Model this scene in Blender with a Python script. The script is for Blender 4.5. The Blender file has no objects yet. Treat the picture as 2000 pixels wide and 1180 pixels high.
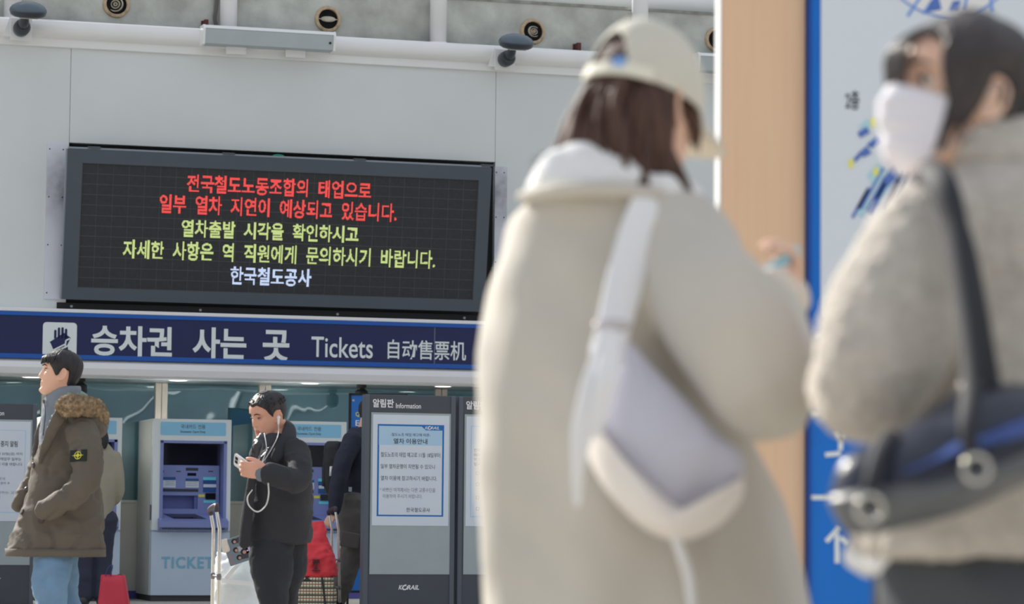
import bpy, bmesh, math, random
from mathutils import Vector, Matrix, noise
from mathutils.bvhtree import BVHTree
random.seed(7)
PI = math.pi
SC = bpy.context.scene
COL = SC.collection
V = Vector

# ---------------------------------------------------------------- camera
FPX, CX, CY = 5600.0, 1000.0, 590.0
CAM = V((0, 0, 0.85))
PITCH = math.atan(420 / FPX)
ROLL = 0.009
RC = Matrix.Rotation(PI / 2 + PITCH, 3, 'X') @ Matrix.Rotation(ROLL, 3, 'Z')
cd = bpy.data.cameras.new('camera')
cam = bpy.data.objects.new('camera', cd)
COL.objects.link(cam)
cam.matrix_world = Matrix.Translation(CAM) @ RC.to_4x4()
cd.sensor_width = 36.0
cd.lens = FPX * 36.0 / 2000.0
cd.clip_end = 500
cd.dof.use_dof = True
cd.dof.focus_distance = 19.5
cd.dof.aperture_fstop = 3.9
SC.camera = cam

# ---------------------------------------------------------------- sky, sun, exposure
w = bpy.data.worlds.new('sky')
SC.world = w
w.use_nodes = True
bg = w.node_tree.nodes['Background']
_tc = w.node_tree.nodes.new('ShaderNodeTexCoord'); _sx = w.node_tree.nodes.new('ShaderNodeSeparateXYZ'); _rp = w.node_tree.nodes.new('ShaderNodeValToRGB')
w.node_tree.links.new(_tc.outputs['Generated'], _sx.inputs[0]); w.node_tree.links.new(_sx.outputs['Z'], _rp.inputs[0]); w.node_tree.links.new(_rp.outputs[0], bg.inputs[0])
_rp.color_ramp.elements[0].position = 0.0; _rp.color_ramp.elements[0].color = (0.66, 0.70, 0.76, 1)   # hazy horizon
_rp.color_ramp.elements[1].position = 0.75; _rp.color_ramp.elements[1].color = (0.88, 0.95, 1.06, 1)  # brighter overhead
bg.inputs[1].default_value = 0.74
sd = bpy.data.lights.new('sun', 'SUN')
sd.energy = 5.6
sd.angle = 0.009
sd.color = (1.0, 0.95, 0.87)
sun = bpy.data.objects.new('sun', sd)
COL.objects.link(sun)
TO_SUN = V((-0.67, 0.74, 0.60)).normalized()
sun.rotation_euler = TO_SUN.to_track_quat('Z', 'Y').to_euler()
sun.location = (-20, 30, 30)
SC.view_settings.view_transform = 'Standard'
SC.view_settings.look = 'None'
SC.view_settings.exposure = 0.0
SC.view_settings.gamma = 1.0
SC.view_settings.use_curve_mapping = False

# ---------------------------------------------------------------- materials
def lin(c):
    c = c / 255.0
    return c / 12.92 if c <= 0.04045 else ((c + 0.055) / 1.055) ** 2.4
MATS = {}
def mat(name, rgb, rough=0.6, metal=0.0, var=0.06, vscale=6.0, bump=0.0, bscale=60.0, emit=None, estr=0.0, k=0.58, coat=0.0, stretch=None):
    """rgb: the colour seen in the shade (0-255); k: how much of a white card the shade keeps"""
    if name in MATS: return MATS[name]
    m = bpy.data.materials.new(name)
    m.use_nodes = True
    nt = m.node_tree
    b = nt.nodes['Principled BSDF']
    c = [min(lin(x) / k, 0.93) for x in rgb]
    b.inputs['Base Color'].default_value = (*c, 1)
    b.inputs['Roughness'].default_value = rough
    b.inputs['Metallic'].default_value = metal
    if coat: b.inputs['Coat Weight'].default_value = coat
    tc = nt.nodes.new('ShaderNodeTexCoord')
    src = tc.outputs['Object']
    if stretch:
        mp = nt.nodes.new('ShaderNodeMapping'); mp.inputs['Scale'].default_value = stretch
        nt.links.new(src, mp.inputs[0]); src = mp.outputs[0]
    if var:
        n = nt.nodes.new('ShaderNodeTexNoise'); n.inputs['Scale'].default_value = vscale; n.inputs['Detail'].default_value = 5
        nt.links.new(src, n.inputs['Vector'])
        r = nt.nodes.new('ShaderNodeValToRGB')
        r.color_ramp.elements[0].position = 0.3; r.color_ramp.elements[1].position = 0.7
        r.color_ramp.elements[0].color = (*[x * (1 - var) for x in c], 1)
        r.color_ramp.elements[1].color = (*[min(x * (1 + var), 0.9) for x in c], 1)
        nt.links.new(n.outputs['Fac'], r.inputs[0]); nt.links.new(r.outputs[0], b.inputs['Base Color'])
    if bump:
        n2 = nt.nodes.new('ShaderNodeTexNoise'); n2.inputs['Scale'].default_value = bscale; n2.inputs['Detail'].default_value = 4
        nt.links.new(src, n2.inputs['Vector'])
        bp = nt.nodes.new('ShaderNodeBump'); bp.inputs['Strength'].default_value = bump; bp.inputs['Distance'].default_value = 0.01
        nt.links.new(n2.outputs['Fac'], bp.inputs['Height']); nt.links.new(bp.outputs[0], b.inputs['Normal'])
    if emit:
        b.inputs['Emission Color'].default_value = (*[lin(x) for x in emit], 1)
        b.inputs['Emission Strength'].default_value = estr
    MATS[name] = m
    return m

# ---------------------------------------------------------------- pixel helpers
def ray(px, py):
    return (RC @ V(((px - CX) / FPX, -(py - CY) / FPX, -1.0))).normalized()
def A(px, py, Y):
    d = ray(px, py)
    return CAM + d * ((Y - CAM.y) / d.y)
def hit(px, py, M, yo=0.0):
    """pixel -> (x, z) in the frame M on its plane y = yo"""
    Mi = M.inverted()
    o = Mi @ CAM
    d = Mi.to_3x3() @ ray(px, py)
    t = (yo - o.y) / d.y
    p = o + d * t
    return p.x, p.z

PHI = math.radians(16.7)
O = A(500, 1014, 28.0); O.z = 0
WF = Matrix.Translation(O) @ Matrix.Rotation(PHI, 4, 'Z')
def W(px, py, yo=0.0): return hit(px, py, WF, yo)

# ---------------------------------------------------------------- mesh helpers
def nb(): return bmesh.new()
def obj(name, bm, m, parent=None, smooth=False, M=None):
    if isinstance(bm, bmesh.types.BMesh):
        me = bpy.data.meshes.new(name)
        bmesh.ops.recalc_face_normals(bm, faces=bm.faces)
        bm.to_mesh(me); bm.free()
    else:
        me = bm; me.name = name
    ms = m if isinstance(m, (list, tuple)) else [m]
    for x in ms: me.materials.append(x)
    if smooth is True:
        for p in me.polygons: p.use_smooth = True
    elif smooth:
        me.shade_smooth() if False else None
        for p in me.polygons: p.use_smooth = True
        try: me.set_sharp_from_angle(angle=smooth)
        except Exception: pass
    o = bpy.data.objects.new(name, me)
    COL.objects.link(o)
    if parent is not None: o.parent = parent
    if M is not None: o.matrix_world = M
    return o
def tag(o, label, cat, group=None, kind=None):
    if label: o['label'] = label
    if cat: o['category'] = cat
    if group: o['group'] = group
    if kind: o['kind'] = kind
    return o
def thing(name, label, cat, loc=(0, 0, 0), rotz=0.0, group=None, rotx=0.0):
    o = bpy.data.objects.new(name, None)
    o.empty_display_size = 0.1
    COL.objects.link(o)
    o.matrix_world = Matrix.Translation(V(loc)) @ Matrix.Rotation(rotz, 4, 'Z') @ Matrix.Rotation(rotx, 4, 'X')
    return tag(o, label, cat, group)
def struct(name, bm, m, M=None, smooth=False):
    o = obj(name, bm, m, None, smooth, M)
    o['kind'] = 'structure'
    return o
def child_world(o, parent):
    """o was built in world coordinates: hang it under parent without moving it"""
    o.parent = parent
    o.matrix_parent_inverse = parent.matrix_world.inverted()
    return o
def dup(root, M, label=None, group=None):
    def cp(o, par):
        c = o.copy(); COL.objects.link(c)
        if par is not None:
            c.parent = par
        for ch in [x for x in bpy.data.objects if x.parent == o]: cp(ch, c)
        return c
    r = cp(root, None); r.matrix_world = M
    if label: r['label'] = label
    if group: r['group'] = group
    return r

def box(bm, x0, x1, y0, y1, z0, z1, bev=0.0, M=None):
    r = bmesh.ops.create_cube(bm, size=1.0)
    vs = r['verts']
    for v in vs:
        v.co = V(((x0 + x1) / 2 + v.co.x * (x1 - x0), (y0 + y1) / 2 + v.co.y * (y1 - y0), (z0 + z1) / 2 + v.co.z * (z1 - z0)))
    if bev:
        es = list({e for v in vs for e in v.link_edges})
        g = bmesh.ops.bevel(bm, geom=es, offset=bev, segments=2, affect='EDGES', profile=0.5)
        vs = list({v for f in g['faces'] for v in f.verts} | set(v for v in vs if v.is_valid))
    if M is not None: bmesh.ops.transform(bm, matrix=M, verts=[v for v in vs if v.is_valid])
    return vs
def rings(bm, rs, cap=True):
    vr = [[bm.verts.new(p) for p in r] for r in rs]
    n = len(vr[0])
    for a, b in zip(vr[:-1], vr[1:]):
        for i in range(n):
            bm.faces.new((a[i], a[(i + 1) % n], b[(i + 1) % n], b[i]))
    if cap:
        bm.faces.new(list(reversed(vr[0]))); bm.faces.new(vr[-1])
    return vr
def cr(rows, sub):
    """Catmull-Rom through rows of numbers"""
    out = []
    n = len(rows)
    for i in range(n - 1):
        p0, p1, p2, p3 = rows[max(i - 1, 0)], rows[i], rows[i + 1], rows[min(i + 2, n - 1)]
        for s in range(sub):
            t = s / sub
            out.append(tuple(0.5 * ((2 * b) + (c - a) * t + (2 * a - 5 * b + 4 * c - d) * t * t + (3 * b - a - 3 * c + d) * t ** 3)
                             for a, b, c, d in zip(p0, p1, p2, p3)))
    out.append(tuple(rows[-1]))
    return out
def tube(bm, pts, rad, seg=12, sub=0, flat=1.0, up=V((0, 0, 1)), ends=True):
    """swept tube with rounded ends; rad a number or one per point; flat squashes along 'up' side"""
    pts = [V(p) for p in pts]
    if not isinstance(rad, (list, tuple)): rad = [rad] * len(pts)
    rows = [(p.x, p.y, p.z, r) for p, r in zip(pts, rad)]
    if sub: rows = cr(rows, sub)
    P = [V(r[:3]) for r in rows]; R = [max(r[3], 1e-4) for r in rows]
    T = []
    for i in range(len(P)):
        d = P[min(i + 1, len(P) - 1)] - P[max(i - 1, 0)]
        T.append(d.normalized() if d.length > 1e-9 else V((0, 0, 1)))
    u = up if abs(T[0].dot(up)) < 0.95 else V((1, 0, 0))
    a = (u - T[0] * u.dot(T[0])).normalized()
    rs = []
    if ends:
        P = [P[0] - T[0] * R[0] * 0.7, P[0] - T[0] * R[0] * 0.4] + P + [P[-1] + T[-1] * R[-1] * 0.4, P[-1] + T[-1] * R[-1] * 0.7]
        R = [R[0] * 0.35, R[0] * 0.8] + R + [R[-1] * 0.8, R[-1] * 0.35]
        T = [T[0], T[0]] + T + [T[-1], T[-1]]
    for p, r, t in zip(P, R, T):
        a = a - t * a.dot(t)
        a = a.normalized() if a.length > 1e-6 else t.orthogonal().normalized()
        b = t.cross(a)
        rs.append([p + a * (r * flat * math.cos(2 * PI * k / seg)) + b * (r * math.sin(2 * PI * k / seg)) for k in range(seg)])
    return rings(bm, rs)
def cyl(bm, p0, p1, r0, r1=None, seg=24):
    return tube(bm, [p0, p1], [r0, r0 if r1 is None else r1], seg, ends=False)
def ellip(bm, c, r, M=None, seg=24, rin=14):
    res = bmesh.ops.create_uvsphere(bm, u_segments=seg, v_segments=rin, radius=1.0)
    mm = Matrix.Translation(V(c)) @ (M.to_4x4() if M is not None else Matrix()) @ Matrix.Diagonal((*r, 1))
    bmesh.ops.transform(bm, matrix=mm, verts=res['verts'])
def lathe(bm, prof, M=None, seg=32, cap=True):
    rs = [[V((r * math.cos(2 * PI * k / seg), r * math.sin(2 * PI * k / seg), z)) for k in range(seg)] for r, z in prof]
    if M is not None: rs = [[M @ p for p in r] for r in rs]
    return rings(bm, rs, cap)
def prism(bm, pts2, y0, y1):
    """polygon in x,z extruded from y0 to y1"""
    a = [bm.verts.new((x, y0, z)) for x, z in pts2]; b = [bm.verts.new((x, y1, z)) for x, z in pts2]
    bm.faces.new(a); bm.faces.new(list(reversed(b)))
    n = len(a)
    for i in range(n): bm.faces.new((a[i], b[i], b[(i + 1) % n], a[(i + 1) % n]))
def rrect(x0, x1, z0, z1, r, n=6):
    o = []
    for cx, cz, a0 in ((x1 - r, z1 - r, 0), (x0 + r, z1 - r, PI / 2), (x0 + r, z0 + r, PI), (x1 - r, z0 + r, 1.5 * PI)):
        for k in range(n + 1):
            a = a0 + PI / 2 * k / n
            o.append((cx + r * math.cos(a), cz + r * math.sin(a)))
    return o
def bake(bm, voxel=0.008, smooth=3, fn=None, subd=0):
    me = bpy.data.meshes.new('tmp')
    bmesh.ops.recalc_face_normals(bm, faces=bm.faces)
    bm.to_mesh(me); bm.free()
    o = bpy.data.objects.new('tmp', me); COL.objects.link(o)
    r = o.modifiers.new('r', 'REMESH'); r.mode = 'VOXEL'; r.voxel_size = voxel
    if smooth:
        s = o.modifiers.new('s', 'SMOOTH'); s.factor = 0.5; s.iterations = smooth
    dg = bpy.context.evaluated_depsgraph_get(); dg.update()
    out = bpy.data.meshes.new_from_object(o.evaluated_get(dg))
    bpy.data.objects.remove(o); bpy.data.meshes.remove(me)
    if fn:
        nrm = [v.normal.copy() for v in out.vertices]
        for v, n in zip(out.vertices, nrm): v.co = fn(v.co.copy(), n)
    return out
def folds(amp, sx, sy, sz, seed=0.0, fine=0.25):
    def fn(p, n):
        q = V((p.x * sx + seed, p.y * sy, p.z * sz))
        d = noise.noise(q) * amp + noise.noise(q * 2.7 + V((3, seed, 1))) * amp * fine
        d -= amp * 0.5 * max(0.0, 0.35 - abs(noise.noise(q * 1.3 + V((seed, 9, 2))))) # creases
        return p + n * d
    return fn

TXT = {}
def text_mesh(s, bold=0.0, spacing=1.0):
    key = (s, bold, spacing)
    if key in TXT: return TXT[key]
    c = bpy.data.curves.new('t', 'FONT')
    c.body = s; c.size = 1.0; c.offset = bold; c.resolution_u = 4; c.space_character = spacing
    o = bpy.data.objects.new('t', c); COL.objects.link(o)
    dg = bpy.context.evaluated_depsgraph_get(); dg.update()
    me = bpy.data.meshes.new_from_object(o.evaluated_get(dg))
    bpy.data.objects.remove(o)
    vs = [v.co.copy() for v in me.vertices]; fs = [list(p.vertices) for p in me.polygons]
    bpy.data.meshes.remove(me)
    TXT[key] = (vs, fs)
    return vs, fs
def text_into(bm, s, x0, x1, z0, z1, y, bold=0.0, depth=0.0, fit=True, spacing=1.0):
    """lettering in the x,z plane at y, fitted into the box; returns nothing"""
    vs, fs = text_mesh(s, bold, spacing)
    if not vs: return
    ax = min(v.x for v in vs); bx = max(v.x for v in vs); ay = min(v.y for v in vs); by = max(v.y for v in vs)
    sx = (x1 - x0) / (bx - ax); sz = (z1 - z0) / max(by - ay, 1e-6)
    if not fit: sz = sx
    nv = [bm.verts.new((x0 + (v.x - ax) * sx, y, z0 + (v.y - ay) * sz)) for v in vs]
    for f in fs:
        try: bm.faces.new([nv[i] for i in f])
        except ValueError: pass
def text_dots(bm, s, x0, x1, z0, z1, y, pitch, bold=0.0):
    vs, fs = text_mesh(s, bold)
    ax = min(v.x for v in vs); bx = max(v.x for v in vs); ay = min(v.y for v in vs); by = max(v.y for v in vs)
    pv = [V((x0 + (v.x - ax) / (bx - ax) * (x1 - x0), z0 + (v.y - ay) / (by - ay) * (z1 - z0), 0)) for v in vs]
    t = BVHTree.FromPolygons(pv, fs)
    nx = int((x1 - x0) / pitch); nz = int((z1 - z0) / pitch) + 1
    h = pitch * 0.46
    for i in range(nx + 1):
        for j in range(nz + 1):
            x = x0 + (i + 0.5) * pitch; z = z0 + (j + 0.5) * pitch
            if t.ray_cast(V((x, z, 1)), V((0, 0, -1)))[0] is not None:
                q = [bm.verts.new(c) for c in ((x - h, y, z - h), (x + h, y, z - h), (x + h, y, z + h), (x - h, y, z + h))]
                bm.faces.new(q)

# wall-frame helpers: an Empty at wall coordinates (u, y, z) and children built in wall coordinates
def wthing(name, label, cat, base, group=None):
    o = thing(name, label, cat, WF @ V(base), PHI, group)
    o['_b'] = list(base)
    return o
def wobj(name, bm, m, parent, smooth=False):
    b = V(parent['_b']) if '_b' in parent.keys() else V(parent.parent['_b'])
    bmesh.ops.translate(bm, vec=-b, verts=bm.verts)
    return obj(name, bm, m, parent, smooth)

# ================================================================ SETTING
M_wall = mat('white_painted_panel', (176, 180, 180), 0.45, var=0.03, vscale=1.2)
M_white = mat('white_gloss_paint', (198, 200, 198), 0.35, var=0.06, vscale=3)
M_conc = mat('rough_concrete', (150, 152, 147), 0.9, var=0.22, vscale=3.5, bump=1.0, bscale=11)
M_black = mat('black_recess', (24, 25, 28), 0.7, var=0)
M_dark = mat('dark_grey_plinth', (60, 60, 60), 0.8, var=0)  # plain dark grey for the machine plinths
M_floor = mat('pale_granite_paving', (150, 146, 138), 0.8, var=0.12, vscale=2.0)

bm = nb(); box(bm, -60, 60, -30, 60, -0.2, 0.0)
struct('floor', bm, M_floor)

# unseen dark building behind the viewer, added with slanting pipes for glass to mirror
bm = nb(); box(bm, -40, 70, -34, -32, 0, 11.0)
struct('wall_added_unseen', bm, mat('added_dark_facade', (70, 76, 82), 0.7, var=0.2, vscale=0.4))  # added wall, also cuts the sky fill from behind
bm = nb()
for k in range(34):
    x = -14 + 2.1 * k + 0.5 * math.sin(k * 2.1)
    if k % 5 == 4: continue
    tube(bm, [(x, -31.8, 0.2), (x + 6.5, -31.8, 10.8)], 0.05 + 0.03 * (k % 3), 8, ends=False)
struct('trim_30', bm, M_white)  # added pipes, seen only as streaks in the glass

def zt(px, py, yo=0.0): return W(px, py, yo)[1]
def ux(px, py, yo=0.0): return W(px, py, yo)[0]
Z_SIGN1 = zt(460, 622, 0)          # top of sign
Z_SIGN0 = zt(460, 711.5, 0)          # bottom of sign
Z_BEAM0 = zt(460, 744, 0)
Z_PIPE = zt(530, 83, 0)            # horizontal pipe centre line
Z_CTOP = zt(1135, 14, 0.2)         # top of concrete band
UL, UR = -8.0, 13.0
# opening behind the LED board
oL, oT = W(122, 284); oR, _ = W(962, 326); oT = W(545, 305)[1] + 0.04
oB = Z_SIGN1 + 0.01
s1 = ux(138, 150); s2 = ux(968, 220)
# wall panels in three slabs with narrow joints, around the opening
bm = nb()
ztop = Z_PIPE + 0.02
g = 0.0022
box(bm, UL, s1 - g, 0, 0.08, oB, ztop)
box(bm, s1 + g, s2 - g, 0, 0.08, oT, ztop)
box(bm, s2 + g, UR, 0, 0.08, oB, ztop)
struct('wall_front', bm, M_wall, WF)
bm = nb(); box(bm, UL, UR, 0.081, 0.16, oB, ztop)
struct('wall_backing', bm, M_black, WF)
# concrete band above, set back
bm = nb()
box(bm, UL, UR, 0.2, 0.5, ztop - 0.2, Z_CTOP)
struct('wall_upper', bm, M_conc, WF)
bm = nb()
box(bm, UL, UR, 0.19, 0.42, Z_CTOP, Z_CTOP + 0.03)
struct('trim_1', bm, mat('weathered_cap', (120, 120, 115), 0.9, var=0.3, vscale=9), WF)
# building mass behind
bm = nb(); box(bm, UL, UR, 2.6, 3.0, 0, Z_CTOP - 0.4); box(bm, UL, UR, 0.5, 3.0, Z_CTOP - 0.6, Z_CTOP - 0.4)
struct('wall_back', bm, mat('interior_wall', (70, 78, 82), 0.8, var=0.05), WF)
bm = nb(); box(bm, UL - .2, UL, 0, 3.0, 0, Z_CTOP - 0.4)
struct('wall_left', bm, M_wall, WF)
# white line above the sign, and rounded beam below it
bm = nb(); box(bm, UL, UR, -0.14, 0.1, Z_SIGN1, Z_SIGN1 + 0.035, 0.006)
struct('trim_2', bm, M_white, WF)
bm = nb()
prof = [(-0.10, Z_SIGN0), (-0.14, Z_SIGN0 - 0.03), (-0.155, (Z_SIGN0 + Z_BEAM0) / 2), (-0.14, Z_BEAM0 + 0.02), (-0.10, Z_BEAM0), (0.15, Z_BEAM0), (0.15, Z_SIGN0)]
rings(bm, [[V((UL, y, z)) for y, z in prof], [V((UR, y, z)) for y, z in prof]])
struct('trim_3', bm, M_white, WF)
# soffit
YG = 1.25
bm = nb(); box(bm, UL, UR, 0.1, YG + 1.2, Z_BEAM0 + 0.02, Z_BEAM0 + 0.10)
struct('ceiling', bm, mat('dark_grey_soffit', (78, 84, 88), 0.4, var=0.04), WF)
# long white pipe along the top of the panels
bm = nb(); rp = 0.095
tube(bm, [(UL, -0.02, Z_PIPE), (UR, -0.02, Z_PIPE)], rp, 32, ends=False)
struct('trim_4', bm, M_white, WF, smooth=True)
bm = nb(); box(bm, UL, UR, -0.035, 0.0, Z_PIPE - 0.17, Z_PIPE - 0.08, 0.008)
struct('trim_5', bm, M_white, WF)

# vertical pipes in front of the concrete
plab = ['white round pipe column at the top left corner beside the first floodlight',
        'white round pipe column rising behind the long silver light box',
        'white round pipe column between the two right hand round vents',
        'white round pipe column rising just above the cream cap']
for i, px in enumerate((24, 446, 856, 1250)):
    u = ux(px, 50, 0.08)
    t = wthing('pipe_column', plab[i], 'pipe', (u, 0.08, Z_PIPE), 'white pipe columns above the panelled wall')
    bm = nb(); tube(bm, [(u, 0.08, Z_PIPE - 0.02), (u, 0.08, Z_CTOP + 0.9)], 0.085, 28, ends=False)
    wobj('pipe', bm, M_white, t, True)
    bm = nb(); tube(bm, [(u, 0.08, Z_PIPE + 0.06), (u, 0.08, Z_PIPE + 0.11)], 0.092, 28, ends=False)
    wobj('collar', bm, M_white, t, True)
# distant pipe rails behind the concrete top
for i, (px0, py0, px1, py1, r, lab) in enumerate(((880, -14, 1500, 22, 0.09, 'long white horizontal pipe running behind the top edge of the concrete'),
                                                 (1200, -8, 1500, 2, 0.10, 'short white horizontal pipe above the concrete near the wooden post'))):
    a = W(px0, py0, 0.9); b = W(px1, py1, 0.9)
    zc = W(1320, (py0 + py1) / 2 + (4 if i == 0 else 0), 0.9)[1]
    bm = nb(); tube(bm, [(a[0], 0.9 + i * .5, zc), (b[0], 0.9 + i * .5, zc)], r, 24, ends=False)
    o = obj('horizontal_pipe', bm, M_white, None, True, WF); tag(o, lab, 'pipe')
M_ring = mat('rusty_cream_ring', (150, 132, 108), 0.7, var=0.25, vscale=20)
M_hole = mat('vent_hole_black', (28, 28, 30), 0.9, var=0)
M_vane = mat('aged_vent_vane', (150, 143, 128), 0.6, var=0.2, vscale=20)
vl = ['round air vent showing concentric rings, above the left floodlight end of the pipe', 'round air vent with a single flat vane, just above the silver light box',
      'round air vent partly hidden by the second floodlight', 'round air vent cut off by the sunlit edge of the wooden post']
for i, (px, py) in enumerate(((227, 9), (640, 38), (1040, 62), (1400, 78))):
    u, z = W(px, py, 0.2)
    t = wthing('air_vent', vl[i], 'vent', (u, 0.2, z), 'round air vents in the concrete')
    Mv = Matrix.Translation((u, 0.2, z)) @ Matrix.Rotation(PI / 2, 4, 'X')
    bm = nb(); lathe(bm, [(0.100, 0.0), (0.100, 0.03), (0.108, 0.035), (0.128, 0.028), (0.135, 0.0)], Mv, 40, cap=False)
    wobj('rim', bm, M_ring, t, 0.6)
    bm = nb(); lathe(bm, [(0.103, 0.004), (0.02, 0.004)], Mv, 40)
    wobj('opening', bm, M_hole, t)
    bm = nb()
    if i == 1:
        lathe(bm, [(0.055, 0.0), (0.068, 0.022), (0.05, 0.03), (0.02, 0.03)], Mv @ Matrix.Diagonal((1.1, 0.42, 1, 1)), 32)
        box(bm, u - 0.095, u + 0.095, 0.178, 0.186, z - 0.004, z + 0.004)
    else:
        R = Mv @ Matrix.Rotation(0.5 * (i - 1), 4, 'Y')
        for r in (0.075, 0.045, 0.02):
            lathe(bm, [(r - 0.012, 0.012), (r - 0.006, 0.03), (r, 0.03), (r + 0.003, 0.012)], R @ Matrix.Diagonal((1, 0.72 if i else 0.95, 1, 1)), 32, cap=False)
    wobj('vane', bm, M_vane, t, 0.6)
# dark red brackets behind the pipe
M_red_br = mat('dark_red_steel', (75, 38, 36), 0.7)
for px, py, lab in ((403, 47, 'small dark red steel bracket left of the light box'), (1131, 92, 'small dark red steel bracket beside the cream cap')):
    u, z = W(px, py, 0.1)
    bm = nb(); box(bm, u - 0.02, u + 0.02, 0.09, 0.2, z - 0.05, z + 0.045, 0.003); box(bm, u - 0.035, u + 0.035, 0.185, 0.2, z - 0.05, z + 0.045)
    tag(obj('steel_bracket', bm, M_red_br, None, False, WF), lab, 'bracket', 'red steel brackets')
# cable hanging in the corner
u, z = W(424, 25, 0.15)
bm = nb()
for k in range(3):
    tube(bm, [(u + .01 * k, 0.17, z + 0.7), (u - .02 + .012 * k, 0.16, z + 0.1), (u - .03 + .01 * k, 0.17, z - 0.05), (u + .01 * k, .17, z - 0.16)], 0.008, 8, 5)
tag(obj('cable', bm, mat('grey_cable', (90, 88, 86), 0.6), None, True, WF), 'bundle of thin grey cables hanging against the concrete beside a pipe', 'cable')

# floodlights
M_lamp = mat('slate_grey_metal', (72, 82, 92), 0.35, 0.3, var=0.04)
M_lampd = mat('dark_slate_metal', (50, 54, 60), 0.4, 0.2, var=0.03)
M_led = mat('led_chip_tray', (160, 158, 150), 0.4, var=0.2, vscale=90)
fl = None
def flood(px, py, lab):
    u, z = W(px, py, -0.42)
    t = wthing('floodlight', lab, 'floodlight', (u, -0.42, z), 'oval floodlights on the pipe')
    Mh = Matrix.Translation((u, -0.42, z)) @ Matrix.Rotation(0.26, 4, 'X') @ Matrix.Diagonal((1.0, 1.05, 1, 1))
    bm = nb(); lathe(bm, [(0.178, 0.0), (0.172, 0.025), (0.15, 0.052), (0.11, 0.075), (0.06, 0.09), (0.0005, 0.094)], Mh, 48)
    wobj('lamp_cover', bm, M_lamp, t, True)
    bm = nb(); lathe(bm, [(0.175, 0.0), (0.165, -0.035), (0.13, -0.055), (0.0005, -0.06)], Mh, 48)
    wobj('lamp_body', bm, M_lampd, t, 0.8)
    bm = nb(); box(bm, -0.085, 0.085, -0.08, 0.05, -0.066, -0.056, 0.002, Mh)
    wobj('lamp_lens', bm, M_led, t)
    bm = nb(); tube(bm, [(u - 0.02, -0.40, z - 0.04), (u - 0.025, -0.30, z - 0.10), (u - 0.03, -0.12, z - 0.12)], [0.03, 0.05, 0.05], 20, 4)
    Mb = Matrix.Translation((u - 0.03, -0.2, z - 0.125)) @ Matrix.Rotation(PI / 2, 4, 'X')
    lathe(bm, [(0.07, -0.08), (0.078, -0.06), (0.078, 0.05), (0.06, 0.075), (0.0005, 0.08)], Mb, 32)
    wobj('mounting_joint', bm, M_lampd, t, 0.7)
    bm = nb(); box(bm, u - 0.13, u + 0.075, -0.125, -0.105, z - 0.235, z - 0.02, 0.003)
    prism(bm, [(u - 0.20, z - 0.20), (u - 0.13, z - 0.20), (u - 0.13, z + 0.0)], -0.12, -0.10)
    wobj('mounting_plate', bm, M_white, t)
flood(55, 22, 'grey oval floodlight on the pipe at the far left of the wall')
flood(1008, 84, 'grey oval floodlight on the pipe in front of a round vent')
# linear light boxes
M_alu = mat('brushed_silver', (140, 148, 152), 0.4, 0.25, var=0.03)
M_alul = mat('pale_silver', (192, 198, 206), 0.35, 0.1, var=0.02)
def lightbox(pxl, pxr, pyc, lab):
    ul = ux(pxl, pyc, -0.25); ur = ux(pxr, pyc, -0.25); z = W((pxl + pxr) / 2, pyc, -0.25)[1]
    t = wthing('linear_light', lab, 'light', ((ul + ur) / 2, -0.2, z), 'long silver light boxes on the pipe')
    bm = nb(); pr = [(-0.10, z + 0.10), (-0.26, z + 0.095), (-0.275, z + 0.06), (-0.25, z - 0.075), (-0.10, z - 0.08)]
    rings(bm, [[V((ul + 0.02, y, zz)) for y, zz in pr], [V((ur - 0.02, y, zz)) for y, zz in pr]])
    wobj('housing', bm, M_alu, t)
    bm = nb()
    pr2 = [(-0.09, z + 0.11), (-0.265, z + 0.105), (-0.285, z + 0.062), (-0.255, z - 0.085), (-0.09, z - 0.09)]
    for a, b in ((ul, ul + 0.022), (ur - 0.022, ur)):
        rings(bm, [[V((a, y, zz)) for y, zz in pr2], [V((b, y, zz)) for y, zz in pr2]])
    wobj('end_cap', bm, M_alul, t)
    bm = nb(); pr3 = [(-0.09, z + 0.108), (-0.262, z + 0.102), (-0.278, z + 0.07), (-0.27, z + 0.07), (-0.09, z + 0.09)]
    rings(bm, [[V((ul + 0.02, y, zz)) for y, zz in pr3], [V((ur - 0.02, y, zz)) for y, zz in pr3]])
    wobj('top_rail', bm, M_alul, t)
    bm = nb()
    for f in (0.27, 0.72):
        um = ul + (ur - ul) * f
        box(bm, um - 0.10, um + 0.10, -0.13, -0.10, z - 0.15, z - 0.05, 0.006)
        box(bm, um - 0.10, um + 0.10, -0.13, -0.10, z + 0.06, z + 0.125, 0.006)
    wobj('bracket', bm, M_white, t)
    bm = nb(); cyl(bm, (ur - 0.055, -0.262, z - 0.01), (ur - 0.055, -0.274, z - 0.01), 0.012, seg=14)
    wobj('indicator', bm, M_black, t)
lightbox(396, 655, 76, 'long silver light box fixed on the white pipe above the message screen')
lightbox(1362, 1630, 130, 'silver light box end visible between the cream cap and the wooden post')

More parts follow.
